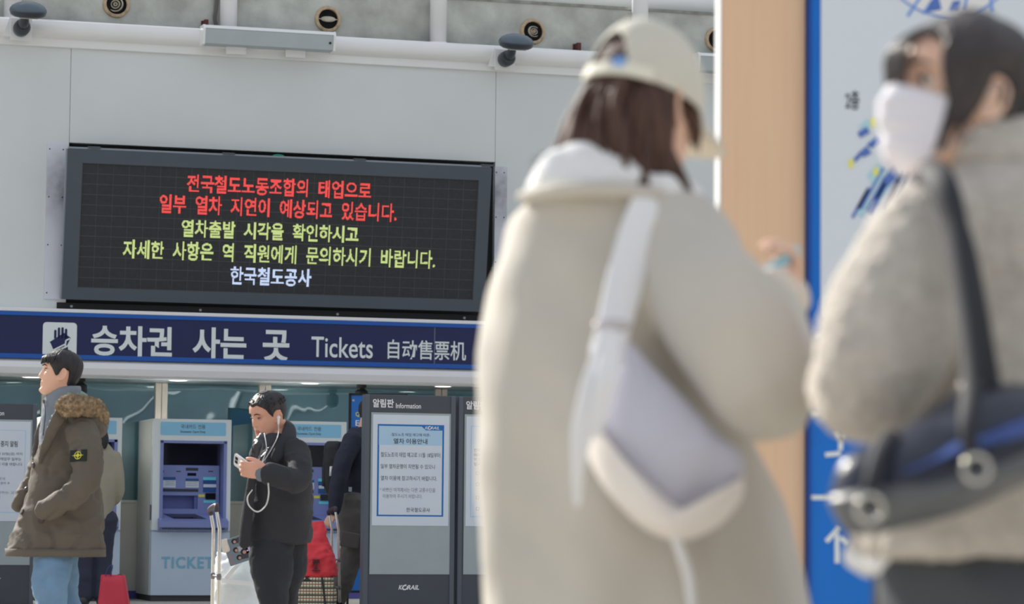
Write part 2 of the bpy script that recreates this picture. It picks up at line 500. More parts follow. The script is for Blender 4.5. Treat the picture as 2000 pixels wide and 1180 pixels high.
# cover plates beside the LED board
M_plate = mat('pale_lilac_plate', (176, 178, 186), 0.4, var=0.05, vscale=2)
def sooty(name, src, pt, rad):
    m = src.copy(); m.name = name; nt = m.node_tree; b = nt.nodes['Principled BSDF']
    cur = b.inputs['Base Color'].links[0].from_socket
    tc = nt.nodes.new('ShaderNodeTexCoord'); vd = nt.nodes.new('ShaderNodeVectorMath'); vd.operation = 'DISTANCE'; vd.inputs[1].default_value = pt
    nt.links.new(tc.outputs['Object'], vd.inputs[0])
    mr = nt.nodes.new('ShaderNodeMapRange'); mr.inputs[1].default_value = rad; mr.inputs[2].default_value = 0.0; nt.links.new(vd.outputs['Value'], mr.inputs[0])
    nz = nt.nodes.new('ShaderNodeTexNoise'); nz.inputs['Scale'].default_value = 9; nt.links.new(tc.outputs['Object'], nz.inputs['Vector'])
    mu = nt.nodes.new('ShaderNodeMath'); mu.operation = 'MULTIPLY'; nt.links.new(mr.outputs[0], mu.inputs[0]); nt.links.new(nz.outputs['Fac'], mu.inputs[1])
    mx = nt.nodes.new('ShaderNodeMix'); mx.data_type = 'RGBA'; nt.links.new(mu.outputs[0], mx.inputs[0]); nt.links.new(cur, mx.inputs[6]); mx.inputs[7].default_value = (0.03, 0.03, 0.035, 1)
    nt.links.new(mx.outputs[2], b.inputs['Base Color']); return m
for (x0, x1, ya, yb, lab) in ((92, 134, 280, 585, 'tall pale metal cover plate left of the message screen'), (966, 990, 326, 612, 'tall pale metal cover plate right of the message screen')):
    u0, u1 = ux(x0, ya), ux(x1, ya); zA = W((x0 + x1) / 2, ya)[1]; zB = W((x0 + x1) / 2, yb)[1]
    t = wthing('cover_plate', lab, 'plate', ((u0 + u1) / 2, -0.005, zB), 'cover plates at the screen sides')
    bm = nb(); box(bm, u0, u1, -0.016, -0.002, zB, zA, 0.002); wobj('plate', bm, sooty('sooty_plate', M_plate, ((u1 - u0) * (.5 if x0 < 500 else -.5), -.01, (zA - zB) * (.72 if x0 < 500 else .82)), .42), t)
    bm = nb()
    for k in range(4):
        for q in (0.12, 0.75):
            x = u0 + (u1 - u0) * q; z = zA - 0.06 - (zA - zB - .12) * k / 3
            cyl(bm, (x, -0.014, z), (x, -0.018, z), 0.007, seg=8)
    wobj('screw', bm, M_black, t)

# ---------------------------------------------------------------- LED message board
TILT = math.radians(8.5)
lb = W(535, 597, -0.02)
LM = Matrix.Translation(WF @ V((lb[0], -0.02, lb[1]))) @ Matrix.Rotation(PHI, 4, 'Z') @ Matrix.Rotation(TILT, 4, 'X')
def L(px, py, yo=-0.1): return hit(px, py, LM, yo)
t = thing('message_screen', 'wide dark electronic message screen with red, yellow green and white glowing lines', 'screen', (0, 0, 0))
t.matrix_world = LM
M_case = mat('dark_slate_case', (58, 66, 74), 0.45, 0.0, var=0.03)
M_caselt = mat('case_edge', (118, 124, 132), 0.4, 0.1, var=0.03)
xl = (L(135, 292)[0] + L(119, 586)[0]) / 2; xr = (L(961, 328)[0] + L(946, 607)[0]) / 2; zb = L(535, 597)[1]; ztp = L(545, 309)[1]
il = (L(163, 318)[0] + L(149, 563)[0]) / 2; ir = (L(938, 353)[0] + L(921, 587)[0]) / 2; ib = L(535, 574)[1]; it = L(545, 335)[1]
print('LED', xl, xr, zb, ztp, il, ir, ib, it)
bm = nb()
yf = -0.10
for a in ((xl, il, zb, ztp), (ir, xr, zb, ztp), (il, ir, zb, ib), (il, ir, it, ztp)):
    box(bm, a[0], a[1], yf, -0.02, a[2], a[3])
obj('case_frame', bm, M_case, t)
bm = nb(); box(bm, xl + .01, xr - .01, yf + 0.02, -0.02, ztp, ztp + 0.018, 0.003); box(bm, xl - 0.012, xl, yf + .02, -0.02, zb, ztp) 
obj('case_edge', bm, M_caselt, t)
bm = nb()
for k in range(4):
    x = xl + (xr - xl) * (0.06 + 0.31 * k); box(bm, x - 0.06, x + 0.06, yf + 0.0, yf + .06, ztp + 0.012, ztp + 0.03, 0.004)
obj('latch', bm, M_case, t)
# module face with a faint cabinet grid
m = mat('led_module_face', (38, 39, 42), 0.7, var=0.15, vscale=40)
bm = nb(); box(bm, il, ir, yf + 0.012, yf + 0.05, ib, it)
obj('display_face', bm, m, t)
bm = nb()
nrow, ncol = 12, 26
for k in range(1, nrow): z = ib + (it - ib) * k / nrow; box(bm, il, ir, yf + 0.0105, yf + 0.0125, z - 0.0022, z + 0.0022)
for k in range(1, ncol): x = il + (ir - il) * k / ncol; box(bm, x - 0.0015, x + 0.0015, yf + 0.0108, yf + 0.0125, ib, it)
for (a, b, c, d) in ((il, ir, ib, ib + 0.006), (il, ir, it - 0.004, it), (il, il + 0.006, ib, it), (ir - 0.006, ir, ib, it)): box(bm, a, b, yf + 0.008, yf + 0.0125, c, d)
obj('module_joint', bm, mat('module_joint_grey', (66, 67, 69), 0.6), t)
LT = [('전국철도노동조합의 태업으로', 365, 725, 348, 383, 'r'), ('일부 열차 지연이 예상되고 있습니다.', 312, 775, 389, 425, 'r'),
      ('열차출발 시각을 확인하시고', 355, 700, 435, 469, 'g'), ('자세한 사항은 역 직원에게 문의하시기 바랍니다.', 240, 850, 479, 515, 'g'), ('한국철도공사', 450, 608, 523, 558, 'w')]
ME = {'r': mat('led_red', (40, 10, 10), emit=(252, 84, 80), estr=1.0, var=0), 'g': mat('led_yellow_green', (40, 40, 10), emit=(212, 232, 150), estr=0.95, var=0),
      'w': mat('led_white', (40, 40, 40), emit=(205, 222, 255), estr=1.05, var=0)}
for s, a, b, y0, y1, c in LT:
    mid = (a + b) / 2
    x0 = L(a, (y0 + y1) / 2 - (mid - a) * .036)[0]; x1 = L(b, (y0 + y1) / 2 + (b - mid) * .036)[0]
    z1 = L(mid, y0)[1]; z0 = L(mid, y1)[1]
    bm = nb(); text_dots(bm, s.replace(' ', '  '), x0, x1, z0, z1, yf + 0.004, 0.0076, 0.021)
    o = obj('glowing_text', bm, ME[c], t)
    o['label'] = {'r': 'glowing red line of text', 'g': 'glowing yellow green line of text', 'w': 'glowing white line of text'}[c]
# black apron under the screen with bolts
a0 = ux(111, 600, -0.02); a1 = ux(948, 618, -0.02)
t = wthing('apron_board', 'black board below the message screen with small bolts', 'board', ((a0 + a1) / 2, -0.01, Z_SIGN1 + .035))
bm = nb(); box(bm, a0, a1, -0.012, 0.0, Z_SIGN1 + 0.037, Z_SIGN1 + 0.105, 0.003); wobj('board', bm, M_black, t)
bm = nb()
for px in (140, 392, 660, 908):
    u = ux(px, 605, -0.03); z = Z_SIGN1 + 0.07
    Mv = Matrix.Translation((u, -0.012, z)) @ Matrix.Rotation(PI / 2, 4, 'X'); lathe(bm, [(0.014, 0), (0.012, 0.008), (0.0005, 0.012)], Mv, 12)
wobj('bolt', bm, M_alu, t)
# green cloth scrap caught at the top of the screen
u, z = W(545, 304, -0.05)
bm = nb(); ellip(bm, (u, -0.02, z - 0.0), (0.06, 0.03, 0.016))
tag(obj('cloth_scrap', bm, mat('green_cloth', (30, 130, 110), 0.8), None, True, WF), 'tiny green cloth scrap wedged above the message screen', 'cloth')

# ---------------------------------------------------------------- ticket sign
YS = -0.13
t = wthing('ticket_sign', 'long navy blue ticket sign with pale Korean, English and Chinese lettering', 'sign', (0, -0.06, Z_SIGN0))
M_navy = mat('navy_sign', (14, 22, 66), 0.35, var=0.04, vscale=2)
M_blue = mat('sign_edge_blue', (10, 70, 142), 0.35, var=0.03)
M_let = mat('pale_sign_letters', (186, 196, 210), 0.4, var=0.02)
M_letsh = mat('letter_side', (120, 130, 150), 0.4, var=0)
us = ux(849, 670, YS)
bm = nb(); box(bm, UL, us - 0.006, YS, 0, Z_SIGN0, Z_SIGN1); box(bm, us + 0.006, UR, YS, 0, Z_SIGN0, Z_SIGN1)
wobj('sign_panel', bm, M_navy, t)
bm = nb(); box(bm, us - 0.006, us + 0.006, YS + 0.004, 0, Z_SIGN0, Z_SIGN1); wobj('panel_seam', bm, mat('seam_grey', (95, 100, 120), 0.5), t)
bm = nb(); box(bm, UL, UR, YS - 0.012, 0, Z_SIGN1 - 0.04, Z_SIGN1, 0.004); wobj('edge_strip', bm, M_blue, t)
bm = nb(); box(bm, UL, UR, YS - 0.012, 0, Z_SIGN0, Z_SIGN0 + 0.045, 0.004); wobj('edge_strip', bm, M_blue, t)
ST = [('승차권', 178, 336, 637, 696, 0.028), ('사는', 376, 481, 640, 702, 0.028), ('곳', 513, 565, 645, 706, 0.028), ('Tickets', 608, 728, 659, 699, 0.008), ('自动售票机', 757, 910, 665, 703, 0.01)]
for s, a, b, y0, y1, bold in ST:
    mid = (a + b) / 2
    x0 = ux(a, (y0 + y1) / 2, YS); x1 = ux(b, (y0 + y1) / 2, YS); z1 = W(mid, y0, YS)[1]; z0 = W(mid, y1, YS)[1]
    bm = nb(); text_into(bm, s, x0, x1, z0, z1, YS - 0.004, bold); wobj('lettering', bm, M_let, t)
# pictogram
x0, z1 = W(84, 631, YS); x1, z0 = W(149, 697, YS)
z1 = W(116, 630, YS)[1]; z0 = W(116, 697, YS)[1]
bm = nb(); prism(bm, rrect(x0, x1, z0, z1, 0.035), YS - 0.006, YS); wobj('pictogram_tile', bm, M_let, t)
bm = nb()
def q(fx, fz): return x0 + (x1 - x0) * fx, z0 + (z1 - z0) * fz
yy = YS - 0.0085
prism(bm, [q(*p) for p in ((.20, .42), (.62, .70), (.82, .56), (.72, .34), (.42, .20), (.30, .20))], yy, YS - 0.005)
for k in range(4):
    fx = .33 + .105 * k; prism(bm, [q(fx, .52), q(fx + .07, .55), q(fx + .07, (.76, .83, .84, .80)[k]), q(fx + .035, (.79, .86, .87, .83)[k]), q(fx, (.76, .83, .84, .80)[k])], yy, YS - 0.005)
prism(bm, [q(*p) for p in ((.60, .22), (.74, .30), (.76, .12), (.70, .04), (.40, .04))], yy, YS - 0.005)
wobj('pictogram', bm, M_navy, t)
bm = nb()
def stroke(bm, pts, wd, y0, y1):
    for (ax, az), (bx, bz) in zip(pts[:-1], pts[1:]):
        d = V((bx - ax, bz - az)); n = V((-d.y, d.x)).normalized() * wd / 2
        prism(bm, [(ax + n.x, az + n.y), (bx + n.x, bz + n.y), (bx - n.x, bz - n.y), (ax - n.x, az - n.y)], y0, y1)
stroke(bm, [q(.20, .40), q(.30, .18), q(.68, .38)], 0.014, yy - 0.001, YS - 0.006)
stroke(bm, [q(.66, .26), q(.68, .48), q(.80, .54)], 0.014, yy - 0.001, YS - 0.006)
wobj('pictogram', bm, M_let, t)

# ---------------------------------------------------------------- glass front behind the machines
ZSILL = zt(350, 978, YG)
M_beige = mat('beige_panel', (186, 182, 172), 0.5, var=0.04, vscale=2)
bm = nb(); box(bm, UL, UR, YG - 0.06, YG + 0.2, 0.06, ZSILL)
box(bm, UL, UR, YG - 0.075, YG - 0.02, ZSILL - 0.03, ZSILL, 0.004)
struct('wall_sill', bm, M_beige, WF)
bm = nb(); box(bm, UL, UR, YG - 0.09, YG - 0.02, 0.0, 0.08); struct('baseboard_front', bm, mat('blue_violet_skirting', (62, 62, 120), 0.5), WF)
# curtain of blinds behind the glass
M_blind = mat('teal_grey_blind', (150, 178, 186), 0.7, var=0.04)
bm = nb()
n = 150
top = Z_BEAM0 + 0.02
prev = None
for i in range(n * 2 + 1):
    u = UL + (UR - UL) * i / (n * 2); y = YG + 0.45 + (0.026 if i % 2 else -0.026) + 0.012 * math.sin(i * 0.21)
    a = bm.verts.new((u, y, ZSILL - 0.1)); b = bm.verts.new((u, y, top))
    if prev: bm.faces.new((prev[0], a, b, prev[1]))
    prev = (a, b)
o = obj('window_blind', bm, M_blind, None, True, WF); tag(o, 'long teal grey pleated blind hanging behind the glass front', 'blind')
# glass
gm = bpy.data.materials.new('wavy_glass'); gm.use_nodes = True
nt = gm.node_tree
for x in list(nt.nodes): nt.nodes.remove(x)
out = nt.nodes.new('ShaderNodeOutputMaterial'); mx = nt.nodes.new('ShaderNodeMixShader'); tr = nt.nodes.new('ShaderNodeBsdfTransparent'); gl = nt.nodes.new('ShaderNodeBsdfGlossy')
tr.inputs[0].default_value = (0.80, 0.90, 0.92, 1); gl.inputs['Roughness'].default_value = 0.015; gl.inputs[0].default_value = (0.8, 0.9, 0.95, 1)
lw = nt.nodes.new('ShaderNodeLayerWeight'); lw.inputs[0].default_value = 0.35
mm_ = nt.nodes.new('ShaderNodeMath'); mm_.operation = 'MULTIPLY_ADD'; mm_.inputs[1].default_value = 0.5; mm_.inputs[2].default_value = 0.13
nt.links.new(lw.outputs['Fresnel'], mm_.inputs[0]); nt.links.new(mm_.outputs[0], mx.inputs[0])
nt.links.new(tr.outputs[0], mx.inputs[1]); nt.links.new(gl.outputs[0], mx.inputs[2]); nt.links.new(mx.outputs[0], out.inputs[0])
tcn = nt.nodes.new('ShaderNodeTexCoord'); nz = nt.nodes.new('ShaderNodeTexNoise'); nz.inputs['Scale'].default_value = 1.3; nz.inputs['Detail'].default_value = 0.5
bpn = nt.nodes.new('ShaderNodeBump'); bpn.inputs['Strength'].default_value = 0.25; bpn.inputs['Distance'].default_value = 0.05
nt.links.new(tcn.outputs['Object'], nz.inputs['Vector']); nt.links.new(nz.outputs['Fac'], bpn.inputs['Height']); nt.links.new(bpn.outputs[0], gl.inputs['Normal'])
M_mul = mat('brushed_mullion', (165, 158, 150), 0.35, 0.3, var=0.04)
mull = [ux(p, 770, YG) for p in (-620, -400, -180, 92, 314, 516, 860, 1100, 1340, 1580)]
edges = [UL] + mull + [UR]
for i in range(len(edges) - 1):
    bm = nb(); box(bm, edges[i] + 0.05, edges[i + 1] - 0.05, YG - 0.006, YG + 0.006, ZSILL, top)
    o = struct('window_%d' % (i + 1), bm, gm, WF)
for i, u in enumerate(mull):
    bm = nb(); box(bm, u - 0.062, u - 0.004, YG - 0.05, YG + 0.04, ZSILL, top, 0.004); box(bm, u + 0.004, u + 0.062, YG - 0.05, YG + 0.04, ZSILL, top, 0.004); box(bm, u - .01, u + .01, YG - .03, YG + .03, ZSILL, top)
    struct('trim_%d' % (6 + i), bm, M_mul, WF)
# downlights in the soffit
M_dl = mat('lit_downlight', (250, 245, 235), emit=(255, 248, 235), estr=4.0, var=0)
dll = ['lit recessed downlight beside the parka man\'s nose', 'lit recessed downlight right of the first silver mullion', 'lit recessed downlight above the phone man\'s head', 'lit recessed downlight above the first information board']
for i, px in enumerate((62, 350, 608, 868)):
    u, _ = W(px, 745, 0.5)
    zc = Z_BEAM0 + 0.02
    t = wthing('downlight', dll[i], 'light', (u, 0.55, zc), 'round downlights in the soffit')
    bm = nb(); lathe(bm, [(0.0005, -0.004), (0.085, -0.004), (0.085, 0.0)], Matrix.Translation((u, 0.55, zc)), 28); wobj('diffuser', bm, M_dl, t)
    bm = nb(); lathe(bm, [(0.085, 0.0), (0.085, -0.006), (0.10, -0.004), (0.10, 0.0)], Matrix.Translation((u, 0.55, zc)), 28, cap=False); wobj('trim_ring', bm, M_alul, t)
    ld = bpy.data.lights.new('downlight_bulb', 'SPOT'); ld.energy = 75; ld.color = (1.0, 0.96, 0.88); ld.spot_size = math.radians(150); ld.spot_blend = 1.0; ld.shadow_soft_size = 0.09
    lo = bpy.data.objects.new('bulb', ld); COL.objects.link(lo); lo.parent = t; lo.location = (0, 0, -0.02)
# black ceiling cameras
for px, py, lab in ((157, 748, 'black ceiling camera just behind the parka man\'s head'), (706, 764, 'black ceiling camera hanging left of the first information board')):
    u, _ = W(px, py, 0.6); zc = Z_BEAM0 + 0.02
    t = wthing('ceiling_camera', lab, 'camera', (u, 0.6, zc), 'black ceiling cameras')
    bm = nb(); lathe(bm, [(0.05, 0), (0.05, -0.03), (0.035, -0.035), (0.035, -0.06)], Matrix.Translation((u, 0.6, zc)), 24); wobj('mount', bm, M_black, t, 0.6)
    bm = nb(); lathe(bm, [(0.04, -0.05), (0.065, -0.07), (0.07, -0.13), (0.055, -0.175), (0.025, -0.195), (0.0005, -0.2)], Matrix.Translation((u, 0.6, zc)), 24); wobj('housing', bm, M_black, t, 0.6)
    bm = nb(); lathe(bm, [(0.03, 0), (0.026, 0.02), (0.0005, 0.022)], Matrix.Translation((u - 0.02, 0.535, zc - 0.12)) @ Matrix.Rotation(PI / 2, 4, 'X'), 16); wobj('lens', bm, M_lampd, t, True)
# ================================================================ TICKET MACHINES
M_kiosk = mat('pale_kiosk_white', (186, 196, 204), 0.4, var=0.02)
M_kside = mat('kiosk_side_grey', (176, 174, 168), 0.4, var=0.03)
M_klow = mat('kiosk_lower_grey_blue', (158, 172, 186), 0.4, var=0.02)
M_peri = mat('periwinkle_plastic', (106, 116, 160), 0.4, var=0.03)
M_perid = mat('deep_periwinkle', (82, 90, 140), 0.4, var=0.03)
M_sky = mat('sky_blue_label', (116, 166, 200), 0.4, var=0.02)
M_scr = mat('black_glass_screen', (22, 24, 32), 0.06, var=0)
M_ink = mat('dark_ink', (40, 44, 52), 0.6, var=0)
M_paper = mat('white_paper', (178, 184, 194), 0.6, var=0.02)
M_teal = mat('teal_letters', (104, 150, 172), 0.5, var=0)
M_stblue = mat('sticker_blue', (26, 66, 120), 0.5, var=0.05)
M_cyan = mat('sticker_cyan', (90, 180, 200), 0.5, var=0)
M_yel = mat('sticker_yellow', (190, 180, 60), 0.5, var=0)
YM = 0.30
def K(px, py, y=YM): return W(px, py, y)
kx0 = (K(300, 817)[0] + K(293, 1176)[0]) / 2; kx1 = (K(452, 821)[0] + K(447, 1176)[0]) / 2
kz1 = K(376, 819)[1]
kc = (kx0 + kx1) / 2
YB = YG - 0.1
def machine(label):
    t = wthing('ticket_machine', label, 'ticket machine', (kc, YM, 0), 'ticket machines in front of the glass')
    rx0, rx1 = K(312, 950)[0], K(442, 950)[0]
    rz1 = K(376, 861)[1]; rz0 = K(376, 1036)[1]
    D = 0.32
    bm = nb()
    box(bm, kx0, rx0, YM, YB, rz0, rz1); box(bm, rx1, kx1, YM, YB, rz0, rz1)
    box(bm, kx0, kx1, YM, YB, rz1, kz1); box(bm, kx0, kx1, YM + D, YB - .002, rz0, rz1)
    wobj('cabinet', bm, M_kiosk, t)
    bm = nb(); box(bm, kx0, kx1, YM, YB, 0.06, rz0 - 0.02); box(bm, kx0 + .004, kx1 - .004, YM + 0.02, YB, rz0 - 0.02, rz0)
    wobj('lower_door', bm, M_klow, t)
    bm = nb(); box(bm, kx0 + .01, kx1 - .01, YM + 0.03, YB, 0.0, 0.06); wobj('plinth', bm, M_dark, t)
    bm = nb(); box(bm, kx0 - 0.006, kx0, YM + 0.06, YB - 0.02, 0.06, kz1 - 0.01); wobj('side_panel', bm, M_kside, t)
    bm = nb(); box(bm, kx0 - 0.014, kx0 - 0.004, YM + 0.005, YM + 0.04, K(296, 1016)[1], K(296, 986)[1], 0.003); wobj('hinge', bm, mat('hinge_grey', (78, 80, 90), 0.5), t)
    # header
    hx0, hz1 = K(314, 825); hx1, hz0 = K(441, 851); hz1 = K(377, 825)[1]; hz0 = K(377, 850.5)[1]
    bm = nb(); prism(bm, rrect(hx0, hx1, hz0, hz1, 0.012), YM - 0.006, YM + 0.001)
    h = wobj('header_label', bm, M_sky, t)
    bm = nb(); text_into(bm, '국내카드 전용', K(353, 834)[0], K(401, 834)[0], K(377, 838)[1], K(377, 829.5)[1], YM - 0.0075, 0.0)
    text_into(bm, 'Domestic Card Only', K(352, 844)[0], K(401, 844)[0], K(377, 847)[1], K(377, 841.5)[1], YM - 0.0075, 0.01)
    wobj('header_text', bm, M_ink, t)
    # periwinkle surround
    bm = nb(); f = 0.03
    box(bm, rx0 - 0.0, rx0 + f, YM - 0.008, YM + D - .03, rz0, rz1); box(bm, rx1 - f, rx1, YM - 0.008, YM + D - .03, rz0, rz1)
    box(bm, rx0, rx1, YM - 0.008, YM + D - .03, rz1 - 0.025, rz1)
    wobj('surround', bm, M_peri, t)
    ix0, ix1 = rx0 + f, rx1 - f
    yp = YM + 0.16            # front of the control panel
    def P(px, py): return K(px, py, yp)
    zs0 = P(370, 909)[1]
    cx1 = P(428, 960)[0]
    # display leaning back above the panel
    bm = nb(); a = 0.05
    box(bm, ix0, cx1 - 0.01, yp + 0.02, yp + 0.05, zs0, rz1 - 0.03)
    wobj('screen', bm, M_scr, t)
    bm = nb(); box(bm, cx1 - 0.01, ix1, yp + 0.06, yp + 0.1, zs0, rz1 - .03); wobj('mirror_strip', bm, M_perid, t)
    zb0 = P(370, 1003)[1]
    bx1 = P(386, 980)[0]; bz1 = P(350, 968)[1]; bz0 = P(350, 994)[1]
    bm = nb()
    box(bm, ix0, cx1, yp, yp + 0.1, bz1, zs0, 0.003); box(bm, bx1, cx1, yp, yp + 0.1, bz0, bz1); box(bm, ix0, cx1, yp, yp + 0.1, rz0, bz0)
    wobj('control_panel', bm, M_peri, t)
    bm = nb(); box(bm, ix0, bx1, yp + 0.09, yp + 0.1, bz0, bz1); box(bm, bx1 - .03, bx1, yp + .02, yp + .09, bz0, bz1); wobj('ticket_bin', bm, M_perid, t)
    bm = nb(); box(bm, cx1, ix1, yp + 0.03, yp + 0.1, rz0, zs0); wobj('side_cheek', bm, M_perid, t)
    def lab(name, a, b, c, d, m, y=0.004, yy=0.0):
        x0 = P(a, (b + d) / 2)[0]; x1 = P(c, (b + d) / 2)[0]; z1 = P((a + c) / 2, b)[1]; z0 = P((a + c) / 2, d)[1]
        bm = nb(); box(bm, x0, x1, yp - y - yy, yp - yy, z0, z1); return wobj(name, bm, m, t)
    lab('card_slot', 363, 914, 387, 919.5, M_ink); lab('card_slot', 366, 924, 383, 929.5, M_scr)
    lab('notice_sticker', 313.5, 932, 343, 952.5, M_paper); lab('sticker_header', 313.5, 932, 343, 938, M_stblue, 0.005)
    lab('notice_sticker', 362.5, 935, 388, 952.5, M_paper); lab('sticker_header', 362.5, 935, 388, 940, M_stblue, 0.005)
    lab('card_sticker', 396.5, 932, 422, 962, M_stblue); lab('sticker_header', 396.5, 932, 422, 938, M_cyan, 0.005); lab('sticker_band', 397, 946, 422, 952, M_paper, 0.005)
    lab('slot_strip', 312.5, 955, 387, 960.5, M_ink)
    lab('warning_label', 387.5, 966, 399.5, 971, M_yel); lab('keypad', 401, 963.5, 420.5, 975.5, M_scr, 0.015); lab('sticker_band', 397.5, 977, 421, 982.5, M_cyan)
    lab('coin_slot', 315, 919, 320, 923, M_ink)
    for a in (344, 407): lab('marking', a, 920, a + 9, 922, M_ink, 0.002)
    bm = nb()
    for yy in (940, 943.5, 947): 
        x0 = P(323, yy)[0]; x1 = P(341, yy)[0]; z = P(330, yy)[1]; box(bm, x0, x1, yp - 0.0055, yp - .003, z - 0.003, z)
        x0 = P(364, yy + 1.5)[0]; x1 = P(386, yy + 1.5)[0]; z = P(375, yy + 1.5)[1]; box(bm, x0, x1, yp - 0.0055, yp - .003, z - 0.003, z)
    wobj('sticker_print', bm, M_ink, t)
    # tray
    zt0, zt1 = rz0, K(376, 1018)[1]; zlip = K(376, 1030)[1]
    yl = YM - 0.09
    bm = nb()
    rings(bm, [[V((x, yl + 0.0, zlip - .0)), V((x, yl, zt1)), V((x, yp + 0.005, zt1 + 0.075)), V((x, yp + 0.005, zt0)), V((x, yl + 0.04, zt0))] for x in (rx0 - 0.012, rx1 + 0.012)])
    wobj('tray', bm, M_peri, t)
    bm = nb()
    n_ = V((0, -(0.075), (yp + .005 - yl))).normalized()
    def on(x, f): return V((x, yl + (yp + 0.005 - yl) * f, zt1 + 0.075 * f)) + n_ * 0.002
    xa, xb = ix0 + 0.01, bx1 + 0.06
    vs = [bm.verts.new(on(*p)) for p in ((xa + .10, .28), (xb, .28), (xb - 0.09, .9), (xa + .02, .9))]; bm.faces.new(vs)
    wobj('tray_display', bm, M_scr, t)
    bm = nb(); k = 0
    while k < 34:
        x = rx0 + 0.02 + (rx1 - rx0 - 0.04) * k / 34; box(bm, x, x + 0.012, yl + 0.008, yl + 0.03, zlip - 0.022, zlip - 0.006); k += 1
    wobj('vent', bm, M_ink, t)
    bm = nb(); text_into(bm, 'TICKETS', K(315, 1099)[0], K(431, 1099)[0], K(376, 1111)[1], K(376, 1087.5)[1], YM - 0.003, 0.03, spacing=1.15)
    wobj('lettering', bm, M_teal, t)
    return t
mA = machine('tall pale ticket machine fully seen, between the parka man and the phone man')
mB = dup(mA, WF @ Matrix.Translation((kc + K(677, 830)[0] - kx1, YM, 0)), 'tall pale ticket machine mostly hidden behind the phone man in black')
mC = dup(mA, WF @ Matrix.Translation((kc + K(239, 815)[0] - kx1, YM, 0)), 'tall pale ticket machine mostly hidden behind the parka man')

# ================================================================ INFORMATION BOARDS
M_bdark = mat('charcoal_board', (60, 64, 70), 0.45, var=0.03)
M_bdark2 = mat('charcoal_board_edge', (72, 77, 85), 0.4, var=0.03)
M_bpanel = mat('grey_green_backing', (136, 145, 146), 0.5, var=0.03)
M_pblue = mat('poster_blue', (20, 90, 150), 0.5, var=0.02)
M_plight = mat('poster_pale_blue', (146, 172, 194), 0.5, var=0.02)
M_txt = mat('poster_text', (58, 62, 70), 0.6, var=0)
M_txtg = mat('poster_text_grey', (104, 108, 116), 0.6, var=0)
M_bwhite = mat('board_letters', (196, 202, 208), 0.5, var=0)
BP = math.radians(18)
bo = A(797, 1014, 24.0); bo.z = 0
BF = Matrix.Translation(bo) @ Matrix.Rotation(BP, 4, 'Z')
def logo(bm, x0, x1, z0, z1, y, bold=.03):
    """rail logo: wide slanted capitals with a round emblem for the O"""
    w_ = x1 - x0
    vs0 = len(bm.verts)
    text_into(bm, 'K', x0, x0 + w_ * .17, z0, z1, y, bold); text_into(bm, 'RAIL', x0 + w_ * .42, x1, z0, z1, y, bold)
    c = x0 + w_ * .30; zc = (z0 + z1) / 2; r = (z1 - z0) * .62
    pts = [(c + r * math.cos(2 * PI * k / 20) * 1.15, zc + r * math.sin(2 * PI * k / 20)) for k in range(20)]
    vo = [bm.verts.new((a, y, b)) for a, b in pts]; vi = [bm.verts.new((c + (a - c) * .55, y, zc + (b - zc) * .5 - r * .05)) for a, b in pts]
    for k in range(20):
        if k in (2, 3): continue
        bm.faces.new((vo[k], vo[(k + 1) % 20], vi[(k + 1) % 20], vi[k]))
    for v in list(bm.verts)[vs0:]: v.co.x += (v.co.z - zc) * 0.25
def board(M, label, texts, hw=0.375, h=1.89, kind='main'):
    t = thing('information_board', label, 'notice board', (0, 0, 0), group='information boards'); t.matrix_world = M
    bm = nb(); box(bm, -hw, hw, 0, 0.09, 0, h, 0.006); obj('frame', bm, M_bdark, t)
    bm = nb(); box(bm, -hw - 0.012, -hw + 0.03, -0.012, 0.10, 0, h, 0.008); box(bm, hw - 0.03, hw + 0.012, -0.012, 0.10, 0, h, 0.008); obj('edge_profile', bm, M_bdark2, t)
    return t
def bp(px, py, y=0.0): return hit(px, py, BF, y)
xl_, xr_ = (bp(714, 900)[0]), (bp(886, 900)[0])
hw = (xr_ - xl_) / 2; shift = (xl_ + xr_) / 2
BF = BF @ Matrix.Translation((shift, 0, 0))
hb = bp(800, 772)[1]
